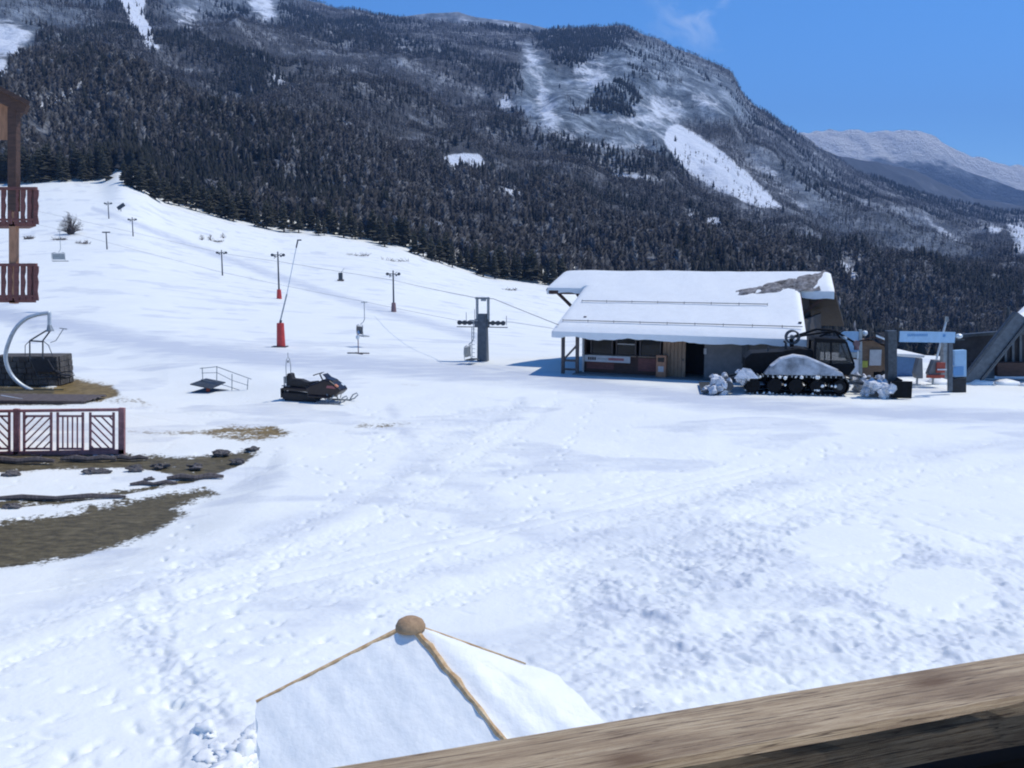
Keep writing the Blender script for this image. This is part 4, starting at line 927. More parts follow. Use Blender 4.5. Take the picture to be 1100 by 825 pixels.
# post below the chair
g = gp(385, 380)
t = thing('marker_post', 'thin pinkish post on a cross foot, under the hanging chair with a blue mark', 'post', g)
MB().tube([(0, 0, 0), (0, 0, 1.45)], 0.035, 8).build('post', 'brownpad', t); MB().blob((-0.03, 0, 1.15), 0.13, 4, 2, 0.1, (1, 1, 1.3)).build('box', 'palesteel', t)
MB().box((0, 0, 0.04), (1.6, 0.09, 0.07), Matrix.Rotation(R(-8), 3, 'Z')).box((0.1, -0.3, 0.04), (0.09, 1.3, 0.07), Matrix.Rotation(R(30), 3, 'Z')).build('foot', 'oldwood', t)
# snow lance with red padding
g = gp(302, 373); mp_ = g.y / 1000.0
t = thing('snow_lance', 'tall slanted snow-making lance rising from a thick red padded foot', 'snow lance', g)
MB().tube([(0, 0, 0), (0, 0, 26 * mp_)], [0.33, 0.27], 14).build('red_padding', 'redpad', t, bevel=0.04)
MB().tube([(0, 0, 26 * mp_), (0.05, 0, 29 * mp_)], 0.10, 8).build('pivot', 'darksteel', t)
MB().tube([(0.0, 0, 28 * mp_), (8 * mp_, 0, 57 * mp_)], 0.055, 8).build('lower_tube', 'greysteel', t)
MB().tube([(8 * mp_, 0, 57 * mp_), (20 * mp_, 0, 108 * mp_)], 0.03, 8).build('upper_tube', 'palesteel', t)
MB().tube([(19.5 * mp_, 0, 106 * mp_), (21.5 * mp_, 0, 114 * mp_)], 0.055, 8).box((23 * mp_, 0, 114 * mp_), (0.3, 0.1, 0.1)).build('nozzle_head', 'darksteel', t)
MB().box((-0.1, 0, 0.03), (1.1, 0.9, 0.08)).build('foot_plate', 'darksteel', t)
# small padded machine high on the piste
g = gp(366, 302)
t = thing('snow_gun', 'small dark box-shaped snow gun far up the piste, its shadow stretching left', 'snow gun', g)
MB().box((0, 0, 0.9), (0.7, 0.6, 1.2)).build('body', 'darksteel', t, bevel=0.05); MB().tube([(0, 0, 1.4), (0.7, 0, 2.3)], 0.05, 6).build('tube', 'greysteel', t); MB().box((0, 0, 0.15), (1.1, 0.8, 0.3)).build('base', 'oldwood', t)
# dark board beside the farthest pole
g = gp(130, 227); t = thing('piste_board', 'low tilted dark board on a stick beside the farthest lift pole', 'board', g)
MB().beam((-0.8, 0, 0.6), (0.9, 0, 1.7), 0.1, 0.9).build('board', 'darksteel', t); MB().tube([(0, 0, 0), (0, 0, 0.9)], 0.08, 6).build('stick', 'darksteel', t)

# loading ramp / bench rail on the snow
g = gp(236, 421); gz = g.y / 1000.0
t = thing('railed_platform', 'tilted grey metal platform with tubular handrails lying in the snow left of the snowmobile', 'platform', g, R(-14))
def L_(px, py, dy=0): return Vector(((px - 236) * gz, dy, (421 - py) * gz))
dk = MB().slab([L_(207, 413, -0.5), L_(232, 417, -0.5), L_(236, 413, 0.6), L_(212, 409.5, 0.6)], 0.05); dk.build('deck', 'darksteel', t)
MB().tube([L_(222, 414), L_(222, 421)], 0.10, 8).build('pedestal', 'redpaint', t)
MB().slab([L_(206, 422, -0.3), L_(240, 424, -0.3), L_(246, 421, 0.4), L_(214, 419, 0.4)], 0.04).build('base_plate', 'darksteel', t)
rl = MB()
A_ = [(212, 396), (230, 394), (248, 402), (267, 407)]; B2 = [(212, 413), (229, 411), (247, 422), (265, 425)]
for p, q in zip(A_, B2): rl.tube([L_(*p, 0.3), L_(*q, 0.3)], 0.022, 6)
rl.tube([L_(209, 397, 0.3), L_(230, 394.5, 0.3), L_(248, 400, 0.3), L_(271, 407, 0.3)], 0.02, 6); rl.tube([L_(211, 402, 0.3), L_(230, 401, 0.3), L_(248, 409, 0.3), L_(267, 414, 0.3)], 0.016, 6)
rl.tube([L_(210, 409, 0.3), L_(240, 415, 0.3), L_(262, 421, 0.3)], 0.018, 6)
rl.build('handrail', 'greysteel', t)

# ------------------------------------------------------------------ shrubs and trees on the piste
def bush(name, px, py, h, wd_, label, grp=None, seed=1, lean=0.0, dens=60, m='twig'):
    g = gp(px, py); t = thing(name, label, 'bush', g, 0, grp); r = random.Random(seed); mb = MB()
    for k in range(dens):
        a = r.uniform(0, 6.28); ph = r.uniform(0.15, 1.45); L = h * r.uniform(0.5, 1.05)
        b0 = Vector((r.uniform(-0.1, 0.1) * wd_, r.uniform(-0.1, 0.1) * wd_, 0)); e0 = Vector((math.cos(a) * math.cos(ph) * wd_ * 0.6 + lean * h * 0.5, math.sin(a) * math.cos(ph) * wd_ * 0.6, math.sin(ph) * L))
        mid = b0.lerp(e0, 0.5) + Vector((0, 0, 0.08 * L)); mb.tube([b0, mid, e0], [0.035 * h / 3, 0.025 * h / 3, 0.01], 4)
        for q in range(4):
            s_ = mid.lerp(e0, r.random()); d_ = Vector((r.uniform(-1, 1), r.uniform(-1, 1), r.uniform(-0.2, 1))).normalized() * 0.28 * h * r.uniform(0.4, 1); mb.tube([s_, s_ + d_], [0.02 * h / 3, 0.008], 3)
    mb.build('branches', m, t); return t
bush('bare_bush', 76, 252, 4.6, 4.6, 'large bare round bush leaning on the open piste below the forest edge', None, 3, 0.0, 90)
def brushpile(px, py, L, label, seed, ang_=0.0, h=0.9, m='twig'):
    g = gp(px, py); r = random.Random(seed); mb = MB()
    for k in range(60):
        c = Vector((r.uniform(-L / 2, L / 2), r.uniform(-0.6, 0.6), 0)); d_ = Vector((r.uniform(-1, 1), r.uniform(-1, 1), r.uniform(0.1, 1.0))).normalized() * h * r.uniform(0.4, 1.2)
        mb.tube([c, c + d_], [0.05, 0.015], 4)
    o = mb.build('brushwood', m, None, loc=g, rz=ang_); tag(o, label, 'brushwood', 'low brushwood on the piste'); return o
brushpile(88, 262, 5.0, 'dark strip of brushwood running down right from the large bare bush', 1, R(-38))
brushpile(64, 258, 2.2, 'little heap of brushwood just left below the large bare bush', 2)
brushpile(31, 257, 1.6, 'tiny tuft of twigs sticking out of the snow by the chalet balcony', 3)
brushpile(384, 275, 6, 'long pale line of brushwood left of the bushier one under the pines', 4, R(-8), 1.2)
brushpile(423, 281, 8, 'long bushy line of brushwood right of centre under the pines', 5, R(-5), 1.4)
brushpile(232, 260, 3.0, 'low scatter of brushwood under two tiny shrubs high on the piste', 6)
brushpile(198, 222, 6.0, 'pale heap of brushwood right at the foot of the forest edge', 7, R(-20), 1.2)
brushpile(548, 312, 3.0, 'small heap of brushwood on the slope behind the pylon', 8, 0, 0.9)
for (px, py, sd_, lb) in ((226, 258, 1, 'tiny dark shrub above the thin bare lift pole'), (240, 256, 2, 'tiny dark shrub right of its twin above the thin bare lift pole'), (217, 258, 3, 'smallest twig shrub left of the two tiny dark shrubs')):
    bush('shrub', px, py, 1.5, 1.4, lb, 'tiny shrubs high on the piste', sd_, 0, 26)
def pine(px, py, h, seed, spread=0.2, proto_only=False):
    r = random.Random(seed); t = thing('pine_tree', '', 'tree', (0, 0, 0))
    MB().tube([(0, 0, -0.5), (0.05 * h * r.uniform(-1, 1) * 0.3, 0, h * 0.5), (0, 0, h * 0.97)], [0.022 * h, 0.014 * h, 0.003 * h], 7).build('trunk', 'bark', t)
    mb = MB(); vs = []; fs = []
    lv = 20
    for L in range(lv):
        z = h * (0.14 + 0.84 * L / lv); rad = h * spread * (1 - L / lv) ** 0.75 * r.uniform(0.75, 1.15) + 0.15; nb = 8
        for q in range(nb):
            a = r.uniform(0, 6.28); ln = rad * r.uniform(0.6, 1.15); dirv = Vector((math.cos(a), math.sin(a), -0.18 + 0.35 * L / lv)); sd = Vector((-math.sin(a), math.cos(a), 0)) * ln * 0.34
            b0 = Vector((0, 0, z)); k = len(vs)
            m1 = b0 + dirv * ln * 0.55; tip = b0 + dirv * ln + Vector((0, 0, -0.06 * ln))
            vs += [b0 + Vector((0, 0, 0.05 * h)), m1 + sd + Vector((0, 0, -0.02 * h)), tip, m1 - sd + Vector((0, 0, -0.02 * h)), b0 + Vector((0, 0, -0.03 * h)), m1 + Vector((0, 0, -0.045 * h))]
            fs += [(k, k + 1, k + 2), (k, k + 2, k + 3), (k + 4, k + 5, k + 1), (k + 4, k + 3, k + 5), (k + 5, k + 2, k + 1), (k + 5, k + 3, k + 2)]
    mb.add(vs, fs); mb.build('crown', 'needle', t); return t
protos = [pine(0, 0, 1 * 10.0, 30 + k, 0.20 + 0.03 * k) for k in range(4)]
rp = random.Random(77)
EP = [(130, 194), (160, 212), (175, 217), (190, 222), (220, 229), (260, 239), (300, 248), (360, 254), (430, 267), (470, 281), (495, 291), (520, 299), (560, 304), (600, 307)]
ex_ = np.array([p[0] for p in EP]); ey_ = np.array([p[1] for p in EP])
spots = []
px = 134.0
while px < 606:
    spots.append((px, float(np.interp(px, ex_, ey_)) + rp.uniform(-5, 1.5), rp.uniform(0.55, 1.05))); px += rp.uniform(4.5, 10)
used = [False] * 4
EDGE_LABEL = 'dark pine in the ragged front row of the forest edge, along the snowy piste'
LEFT_LABEL = 'bushy dark pine in the clump directly behind the chalet post'
def put_pine(px, py, s_, label, grp, wx=1.0):
    i = rp.randrange(4)
    if used[i]: t = copy_tree(protos[i])
    else: t = protos[i]; used[i] = True
    g = gp(px, py); t.location = g; t.rotation_euler.z = rp.uniform(0, 6.28); t.scale = (s_ * wx, s_ * wx, s_); tag(t, label, 'tree', grp)
for (px, py, s_) in spots: put_pine(px, py, s_, EDGE_LABEL, 'pines along the forest edge', rp.uniform(1.0, 1.5))
for k in range(16): put_pine(rp.uniform(-10, 56), 196 + rp.uniform(-4, 1), rp.uniform(0.8, 1.25), LEFT_LABEL, 'pines behind the chalet post', rp.uniform(1.2, 1.8))
for k in range(16): put_pine(rp.uniform(66, 122), 196 + rp.uniform(-6, 0) - abs(k % 3), rp.uniform(0.7, 1.1), 'dark pine in the clump just right of the chalet post', 'pines at the upper end of the piste', rp.uniform(1.0, 1.5))

# ------------------------------------------------------------------ chalet with balconies at the left edge
D = 30.0
def C(px, py, d=D): return P(px, py, d)
o0 = Vector((C(0, 280).x, D, 0)); mpx_ = D / 1000.0
ch = thing('chalet', 'wooden chalet at the left edge with a pitched roof corner and two red-brown balconies', 'house', o0)
def c_(px, py, dy=0): p = P(px, py, D + dy); return Vector((p.x - o0.x, dy, p.z - o0.z))
WX = -1.3                                         # the wall stands outside the frame; only the balconies reach in
dpt = Vector((-4.9, 8, 0))
MB().prism([(-7.0, -6.3), (WX, -6.3), (WX, 5.2), (-7.0, 8.5)], 0.0, 1.0, lambda u, v, w_: Vector((u, 0.4, v)) + dpt * w_).build('wall', 'redwood', ch)
MB().beam(c_(-120, 42, -0.9), c_(29, 118, -0.9), 0.20, 0.30).build('bargeboard', 'darkwood', ch)
rr2 = MB(); a = c_(-150, 20, -1.2); bq = c_(31, 113, -1.2)
rr2.slab([a, bq, bq + dpt, a + dpt], 0.12, (0.4, 0, 0.9)); a2 = Vector((a.x - 6.0, a.y, bq.z)); rr2.slab([a2, a, a + dpt, a2 + dpt], 0.12, (-0.4, 0, 0.9)); rr2.build('roof', 'darkwood', ch)
MB().slab([c_(-90, 150, -0.5), c_(11, 150, -0.5), c_(11, 116, -0.5), c_(-90, 70, -0.5)], 0.08, (0, 1, 0)).build('gable_cladding', 'postwood', ch)
MB().beam(c_(15, 116, -0.75), c_(15, 227, -0.75), 0.27, 0.27, (0, 1, 0)).build('post', 'darkwood', ch, bevel=0.02)
MB().beam(c_(15, 227, -0.75), c_(15, 326, -0.75), 0.22, 0.22, (0, 1, 0)).build('post', 'postwood', ch, bevel=0.02)  # sunlit lower part of the same post, light put into the paler wood
for (t0, b0) in ((201, 243), (283, 325)):
    sv = Vector((-1.35, 2.2, 0)); bal = MB().slab([c_(-60, b0, -0.86), c_(39, b0, -0.86), c_(39, b0, -0.86) + sv, c_(-60, b0, -0.86) + sv], 0.14).build('balcony', 'redwood', ch)
    MB().beam(c_(-30, t0 + 1.5, -0.86), c_(39.5, t0 + 1.5, -0.86), 0.12, 0.09).build('handrail', 'redwood', bal)
    MB().beam(c_(38.5, t0 + 1.5, -0.80), c_(38.5, t0 + 1.5, -0.80) + sv * 0.95, 0.10, 0.09).beam(c_(-30, b0 - 7, -0.86), c_(38, b0 - 7, -0.86), 0.05, 0.07).build('rail', 'redwood', bal)
    bb_ = MB()
    x = -27
    while x < 38:
        w_ = 5.2; pp = [c_(x, t0 + 3, -0.88), c_(x + w_, t0 + 3, -0.88), c_(x + w_, t0 + 9, -0.88), c_(x + w_ - 1.2, t0 + 14, -0.88), c_(x + w_, t0 + 20, -0.88), c_(x + w_ - 1.2, t0 + 30, -0.88), c_(x + w_, b0 - 5, -0.88), c_(x + w_, b0 - 2, -0.88), c_(x, b0 - 2, -0.88)]
        bb_.slab(pp, 0.04, (0, 1, 0)); x += 7.0
    bb_.build('balusters', 'redwood', bal)
    for y_ in np.arange(-0.6, 1.2, 0.28): 
        pass
    MB().slab([c_(37.6, t0 + 3, -0.86), c_(37.6, b0 - 2, -0.86), c_(37.6, b0 - 2, -0.86) + sv * 0.9, c_(37.6, t0 + 3, -0.86) + sv * 0.9], 0.05, (1, 0, 0)).build('side_boards', 'redwood', bal)

# ------------------------------------------------------------------ stone block, hoop arm and displayed chair
g = gp(30, 417); D2 = g.y; q_ = D2 / 1000.0
sbm = MB().box((0, 0.6, 0.80), (3.5, 1.6, 1.62))
rr_ = random.Random(9)
for r_i in range(5):
    x = -1.7
    while x < 1.65:
        w_ = rr_.uniform(0.28, 0.6); w_ = min(w_, 1.75 - x); sbm.box((x + w_ / 2, -0.21 + rr_.uniform(-0.02, 0.04), 0.17 + r_i * 0.32), (w_ - 0.03, 0.14, 0.29)); x += w_
    for k in range(3): sbm.box((1.76 + rr_.uniform(-0.02, 0.03), 0.1 + k * 0.5, 0.17 + r_i * 0.32), (0.12, 0.46, 0.29))
tag(sbm.build('stone_wall', 'stone', None, bevel=0.02, loc=Vector((P(19, 417, D2).x - 0.0, D2 + 1.2, g.z))), 'low dark block of rough stone masonry behind the curved grey arm', 'stone wall')
def lc(px, py, dy=0): p = P(px, py, D2 + dy); return Vector((p.x - g.x, dy, p.z - g.z))
t = thing('curved_lift_arm', 'big pale grey C-shaped steel arm rising from the timber deck at the left', 'steel arm', g)
pts = [(54, 336), (40, 338), (27, 343), (16, 354), (9, 369), (6, 382), (8, 394), (14, 405), (24, 414), (36, 420), (46, 422.5)]
from mathutils import geometry
cur = []
for i in range(len(pts) - 1):
    for k in range(4):
        t0_ = k / 4; p0 = pts[max(i - 1, 0)]; p1 = pts[i]; p2 = pts[i + 1]; p3 = pts[min(i + 2, len(pts) - 1)]
        f = lambda a, b_, c, d_: 0.5 * (2 * b_ + (c - a) * t0_ + (2 * a - 5 * b_ + 4 * c - d_) * t0_ ** 2 + (3 * b_ - a - 3 * c + d_) * t0_ ** 3)
        cur.append(lc(f(p0[0], p1[0], p2[0], p3[0]), f(p0[1], p1[1], p2[1], p3[1])))
MB().tube(cur, 0.105, 12).build('curved_tube', 'palesteel', t, smooth=True)
MB().tube([lc(53, 337), lc(53, 350)], 0.10, 10).build('end_tube', 'palesteel', t); MB().tube([lc(53, 349), lc(54, 356)], [0.10, 0.2], 10).build('clamp', 'greysteel', t)
MB().slab([lc(28, 423, -0.4), lc(54, 423, -0.4), lc(54, 423, 0.4), lc(28, 423, 0.4)], 0.06).build('base_plate', 'darksteel', t)
t = thing('lift_chair', 'black double lift chair hanging from the big curved grey arm', 'lift chair', g, 0, 'lift chairs')
f = MB()
for dx, dy in ((0, 0), (14, 0.0)):
    f.tube([lc(50 + dx * 0.3, 355, 0), lc(40 + dx * 0.7, 361, -0.05), lc(32 + dx, 366, -0.1), lc(32 + dx, 372, -0.1), lc(32 + dx, 384, -0.1), lc(37 + dx, 396, -0.1), lc(41 + dx, 405, -0.15), lc(56 + dx, 405, -0.2)], 0.04, 8)
    f.tube([lc(32 + dx, 366, -0.1), lc(27 + dx * 1.8, 371, -0.1), lc(27 + dx * 2.1, 382, -0.1)], 0.02, 6)
f.tube([lc(32, 366, -0.1), lc(46, 367, -0.1)], 0.04, 8); f.tube([lc(36, 395, -0.1), lc(50, 395, -0.1)], 0.03, 6)
f.build('frame', 'darksteel', t)
MB().slab([lc(33, 386, -0.2), lc(52, 386, -0.2), lc(60, 399, -0.25), lc(40, 400, -0.25)], 0.10, (0, -1, 0.2)).build('backrest', 'black', t, bevel=0.02)
MB().slab([lc(40, 400, -0.35), lc(60, 400, -0.35), lc(66, 402, 0.1), lc(46, 402, 0.1)], 0.14).build('seat', 'black', t, bevel=0.03)
fr_ = MB(); fr_.tube([lc(60, 402, -0.2), lc(70, 399, -0.2), lc(78, 400, -0.2), lc(80, 403, -0.2), lc(74, 406, -0.2), lc(60, 406, -0.2)], 0.022, 6); fr_.slab([lc(60, 403, -0.3), lc(76, 404, -0.3), lc(76, 403, 0.1), lc(60, 402, 0.1)], 0.05); fr_.build('footrest', 'black', t)
sbk = MB(); sbk.tube([lc(54, 368, -0.1), lc(60, 366, -0.1), lc(68, 353.5, -0.1)], 0.022, 6); sbk.tube([lc(64, 352.5, -0.1), lc(72, 353.5, -0.1)], 0.026, 6); sbk.build('safety_bar', 'greysteel', t)
# timber deck
g2 = gp(40, 432)
dkk = MB()
for k in range(9): dkk.box((0 + 0.1 * math.sin(k * 3), -0.2 + k * 0.24, 0.10), (5.6, 0.22, 0.05))
dkk.box((0, -0.34, 0.03), (5.6, 0.06, 0.16)); tag(dkk.build('timber_deck', 'oldwood', None, loc=(P(34, 431, g2.y).x, g2.y, g2.z), rz=R(-4)), 'weathered low timber deck at the foot of the curved steel arm', 'deck')
tag(MB().tube([(0, 0, 0.10), (1.6, -1.1, 0.08)], 0.07, 8).build('metal_pipe', 'palesteel', None, loc=gp(2, 428)), 'pale metal pipe lying in front of the timber deck at the left edge', 'pipe')

# ------------------------------------------------------------------ red-brown fence
gf = gp(70, 487); gf.z = max(gf.z, Hs(gp(70, 470).x, gp(70, 470).y)); DF = gf.y; fz_ = DF / 1000.0
t = thing('wooden_fence', 'red-brown wooden terrace fence with diagonal and upright slatted panels', 'fence', gf)
def f_(px, py, dy=0): p = P(px, py, DF + dy); return Vector((p.x - gf.x, dy, p.z - gf.z))
for (x, w_, tp) in ((18, 6, 439), (131, 6.5, 438), (-60, 6, 440)): MB().beam(f_(x, tp), f_(x, 492), w_ * fz_, 0.14, (0, 1, 0)).build('post', 'fencewood', t, bevel=0.01)
MB().beam(f_(-80, 442.5), f_(134, 440), 0.16, 0.09).build('top_rail', 'fencewood', t); MB().beam(f_(-80, 489), f_(134, 485), 0.14, 0.15).build('bottom_rail', 'fencewood', t)
def panel(x0, x1, kind):
    mb = MB(); a, c = 447, 482
    for x in (x0, x1): mb.beam(f_(x, a - 4), f_(x, c + 3), 0.075, 0.06, (0, 1, 0))
    mb.beam(f_(x0, a), f_(x1, a), 0.05, 0.07); mb.beam(f_(x0, c), f_(x1, c), 0.05, 0.07)
    if kind == 'v':
        x = x0 + 5.5
        while x < x1 - 2: mb.beam(f_(x, a), f_(x, c), 0.045, 0.04, (0, 1, 0)); x += 5.2
    else:
        s_ = 1 if kind == '/' else -1; W = x1 - x0; Hh = c - a; k = -Hh + 4
        while k < W:
            # clip the slat to the panel
            xa, ya = k, c if s_ > 0 else a; xb, yb = k + Hh, a if s_ > 0 else c
            lo = max(0, -xa) / Hh; hi = min(1, (W - xa) / Hh)
            if hi > lo: mb.beam(f_(x0 + xa + lo * Hh, ya + (yb - ya) * lo), f_(x0 + xa + hi * Hh, ya + (yb - ya) * hi), 0.045, 0.04, (0, 1, 0))
            k += 8.5
    mb.build('slat_panel', 'fencewood', t)
for args in ((-58, -34, 'v'), (-28, 10, '\\'), (26, 55, '/'), (62, 89, 'v'), (97, 122, '\\')): panel(*args)

# terrace edge: logs and stones
logs = [(20, 497, 80, 0.16, -2, 'longest dark log lying under the left part of the fence'), (95, 495, 60, 0.15, 2, 'dark log lying under the right part of the fence'), (140, 494, 40, 0.13, -4, 'broken dark log just past the end of the fence'),
        (60, 537, 150, 0.12, 4, 'long thin plank half buried along the muddy strip'), (210, 515, 60, 0.14, 8, 'dark log at the right end of the terrace edge, above the mud'), (165, 521, 50, 0.10, 6, 'thin dark log in the snow below the terrace edge')]
for (px, py, L, r_, an, lb) in logs:
    g = gp(px, py); l = L * g.y / 1000
    mb = MB(); mb.tube([(-l / 2, 0, 0), (-l / 4, 0.05, 0.03), (0, -0.04, 0), (l / 4, 0.03, 0.04), (l / 2, 0, 0)], [r_ * 0.4, r_ * 0.75, r_ * 0.55, r_ * 0.7, r_ * 0.35], 6)
    o = mb.build('log', 'oldwood', None, loc=g + Vector((0, 0, r_ * 0.4)), rz=R(an)); tag(o, lb, 'log', 'logs along the terrace edge')
stones = [(12, 511, .22, 'rounded dark stone at the far left under the terrace edge'), (98, 509, .24, 'pair-sized dark stone left of the twin stones under the fence end'), (110, 508, .20, 'dark stone right of its neighbour under the fence end'),
          (145, 506, .26, 'broad dark stone below the broken log'), (172, 502, .22, 'dark stone at the tip of the white snow tongue'), (238, 489, .26, 'dark stone on the upper right terrace edge'), (255, 498, .24, 'dark flat stone near the right tip of the terrace edge'),
          (210, 503, .22, 'dark stone in the middle of the right terrace edge'), (14, 546, .20, 'small black stone in blue shade at the far left below the plank'), (160, 516, .14, 'tiny stone beside the thin dark log'), (272, 484, .2, 'last stone at the right tip of the terrace edge')]
for k, (px, py, r_, lb) in enumerate(stones):
    g = gp(px, py); r_ *= 0.72; tag(MB().blob((0, 0, 0), r_, k, 3, 0.6, (1.5, 1, 0.6)).build('stone', 'rock', None, loc=g + Vector((0, 0, r_ * 0.3))), lb, 'stone', 'stones along the terrace edge')
# raised earthen lip of the terrace
# ------------------------------------------------------------------ gantry, kiosk and station on the right
def at(px, py): g = gp(px, py); return g
# entrance gantry
g = at(957, 426); DG = g.y; s1_ = DG / 1000
t = thing('entrance_gantry', 'dark steel entrance gantry carrying a long pale blue sign with faint lettering', 'gantry', g)
def a_(px, py, dy=0): p = P(px, py, DG + dy); return Vector((p.x - g.x, dy, p.z - g.z))
MB().beam(a_(957, 428), a_(957, 355), 0.42, 0.42, (0, 1, 0)).build('post', 'bluedark' if False else 'darksteel', t, bevel=0.02)
MB().beam(a_(1020.5, 420, 0.3), a_(1020.5, 357, 0.3), 0.17, 0.2, (0, 1, 0)).build('post', 'girder', t)
sg = MB().beam(a_(966, 361.5, -0.1), a_(1025.5, 362.5, -0.1), 0.10, 11.5 * s1_).build('sign', 'bluepale', t)
lt = MB(); rr_ = random.Random(2)
x = 975.0
while x < 996: lt.beam(a_(x, 360 + rr_.uniform(-0.3, 0.3), -0.16), a_(x + 1.0, 360, -0.16), 0.01, 2.6 * s1_); x += 1.7
lt.tube([a_(1014, 360.5, -0.17), a_(1014, 360.5, -0.15)], 0.07, 12); lt.build('lettering', 'bluesign', sg)
lm = MB().blob(a_(1030, 361), 0.17, 3, 2, 0.05, (1, 1, 0.7)).build('lamp', 'palesteel', t); MB().beam(a_(1025, 365), a_(1036, 365), 0.05).build('lamp_arm', 'darksteel', t)
# second gantry sign behind the cab
g = at(912, 412); DG = g.y
t = thing('notice_gantry', 'grey frame with pale blue sign board and white panel, right of the groomer cab', 'sign', g)
MB().beam(a_(924, 354), a_(924, 414), 0.16, 0.16, (0, 1, 0)).beam(a_(902, 381), a_(924, 381), 0.3, 0.3).build('post', 'greysteel', t)
MB().beam(a_(902, 368), a_(923, 368), 0.08, 24 * DG / 1000).build('sign_board', 'bluepale', t)
MB().beam(a_(914, 396), a_(914, 396) + Vector((0.45, 0, 0)), 0.06, 20 * DG / 1000).build('white_panel', 'white', t); MB().beam(a_(905, 398), a_(909, 398), 0.06, 17 * DG / 1000).build('side_panel', 'tanwood', t)
MB().blob(a_(929, 358), 0.15, 5, 2, 0.05).build('lamp', 'palesteel', t)
# ticket hut
g = at(942, 412); DG = g.y
t = thing('wooden_hut', 'small brown wooden hut with a snowy pitched roof and two white window boards', 'hut', g)
MB().prism([(925, 410), (950, 412), (950, 372), (938, 366), (925, 366)], 0.0, 2.2, lambda u, v, w_: a_(u, v) + Vector((0, w_, 0))).build('wall', 'hutwood', t)
MB().prism([(950, 412), (959, 409), (959, 372), (950, 372)], -0.02, 2.2, lambda u, v, w_: a_(u, v) + Vector((0, w_, 0))).build('wall', 'tanwood', t)
ro = MB().slab([a_(922, 368, -0.3), a_(938, 362.5, -0.3), a_(938, 362.5, 2.4), a_(922, 368, 2.4)], 0.08).slab([a_(938, 362.5, -0.3), a_(960, 371, -0.3), a_(960, 371, 2.4), a_(938, 362.5, 2.4)], 0.08).build('roof', 'darkwood', t)
MB().slab([a_(941, 361.5, -0.34), a_(961, 369.8, -0.34), a_(961, 369.8, 2.3), a_(941, 361.5, 2.3)], 0.10).build('roof_snow', 'snow', ro)
MB().beam(a_(933.5, 384), a_(946, 384), 0.05, 17 * DG / 1000).build('window_board', 'offwhite', t, loc=(0, -0.06, 0)); MB().beam(a_(951, 387), a_(956.5, 387), 0.05, 15 * DG / 1000).build('window_board', 'white', t, loc=(0, -0.08, 0))
MB().beam(a_(925, 391), a_(931.5, 391), 0.05, 7 * DG / 1000).build('yellow_board', 'yellow', t, loc=(0, -0.06, 0))
# info totem
g = at(1029, 421); DG = g.y
t = thing('ticket_terminal', 'blue-faced ticket terminal on a dark square base right of the gantry', 'terminal', g)
MB().beam(a_(1028, 421), a_(1028, 405.5), 14 * DG / 1000, 0.6, (0, 1, 0)).build('base', 'black', t, bevel=0.02)
tt_ = MB().beam(a_(1030, 404.5), a_(1030, 376), 13 * DG / 1000, 0.35, (0, 1, 0)).build('screen_housing', 'bluepale', t, bevel=0.02)
MB().beam(a_(1029.5, 403.5, -0.19), a_(1029.5, 394, -0.19), 11 * DG / 1000, 0.03, (0, 1, 0)).build('lower_display', 'bluesign', tt_)
MB().beam(a_(1021.5, 392), a_(1021.5, 398), 0.20, 0.2, (0, 1, 0)).beam(a_(1021, 401), a_(1021, 404), 0.22, 0.2, (0, 1, 0)).build('card_reader', 'white', t)
# container behind
g = at(974, 404); DG = g.y
t = thing('blue_container', 'flat blue container with snow on its roof, seen under the gantry sign', 'container', g)
MB().prism([(960, 404), (985, 403.5), (985, 383), (960, 381.5)], 0, 3.0, lambda u, v, w_: a_(u, v) + Vector((0, w_, 0))).build('wall', 'bluewall', t)
MB().prism([(960, 382), (985, 384), (992, 384), (992, 381), (974, 379.5), (960, 379)], -0.2, 3.2, lambda u, v, w_: a_(u, v) + Vector((0, w_, 0))).build('roof_snow', 'snow', t, bevel=0.05)
# turnstiles
g = at(992, 416); DG = g.y
for (x, w_, tp, lb) in ((985, 9, 384, 'grey narrow turnstile nearest the tall dark gantry post'), (1002, 14, 386, 'wide grey turnstile with a red seat-like barrier under the gantry sign')):
    t = thing('turnstile', lb, 'turnstile', P(x, 411, DG), 0, 'turnstiles under the gantry'); z = DG / 1000
    MB().prism([(-w_ / 2 * 0.5, 45 / 9), (w_ / 2, 5), (w_ / 2 * 0.9, 12), (w_ / 2 * 0.6, 411 - tp), (-w_ / 2 * 0.3, 411 - tp), (-w_ / 2, 10)], -0.2, 0.2, lambda u, v, q: Vector((u * z, q, v * z))).build('housing', 'greywall', t, bevel=0.02)
    MB().tube([(0, 0, -0.1), (0, 0, 6 * z)], 0.05, 6).tube([(-w_ * z * .5, 0, -2 * z), (w_ * z * .5, 0, -2 * z)], 0.02, 5).build('leg', 'greysteel', t)
    if w_ > 10:
        MB().box((5 * z, -0.25, 17 * z), (9 * z, 0.1, 11 * z)).build('barrier', 'redpaint', t); MB().box((0, -0.25, 7.5 * z), (19 * z, 0.12, 3.2 * z)).build('barrier', 'redpaint', t); MB().box((6 * z, -0.32, 15 * z), (10 * z, 0.03, 1.4 * z)).build('stripe', 'white', t)
g = at(1014, 409); DG = g.y
t = thing('mast', 'grey tapered mast leaning behind the turnstiles, under the gantry sign', 'mast', g); MB().tube([a_(1014, 410), a_(1015, 366)], [0.28, 0.18], 10).build('tube', 'greysteel', t); MB().box((0, 0, 0.05), (0.7, 0.6, 0.1)).build('foot_plate', 'darksteel', t)
g = at(1006, 396); DG = g.y
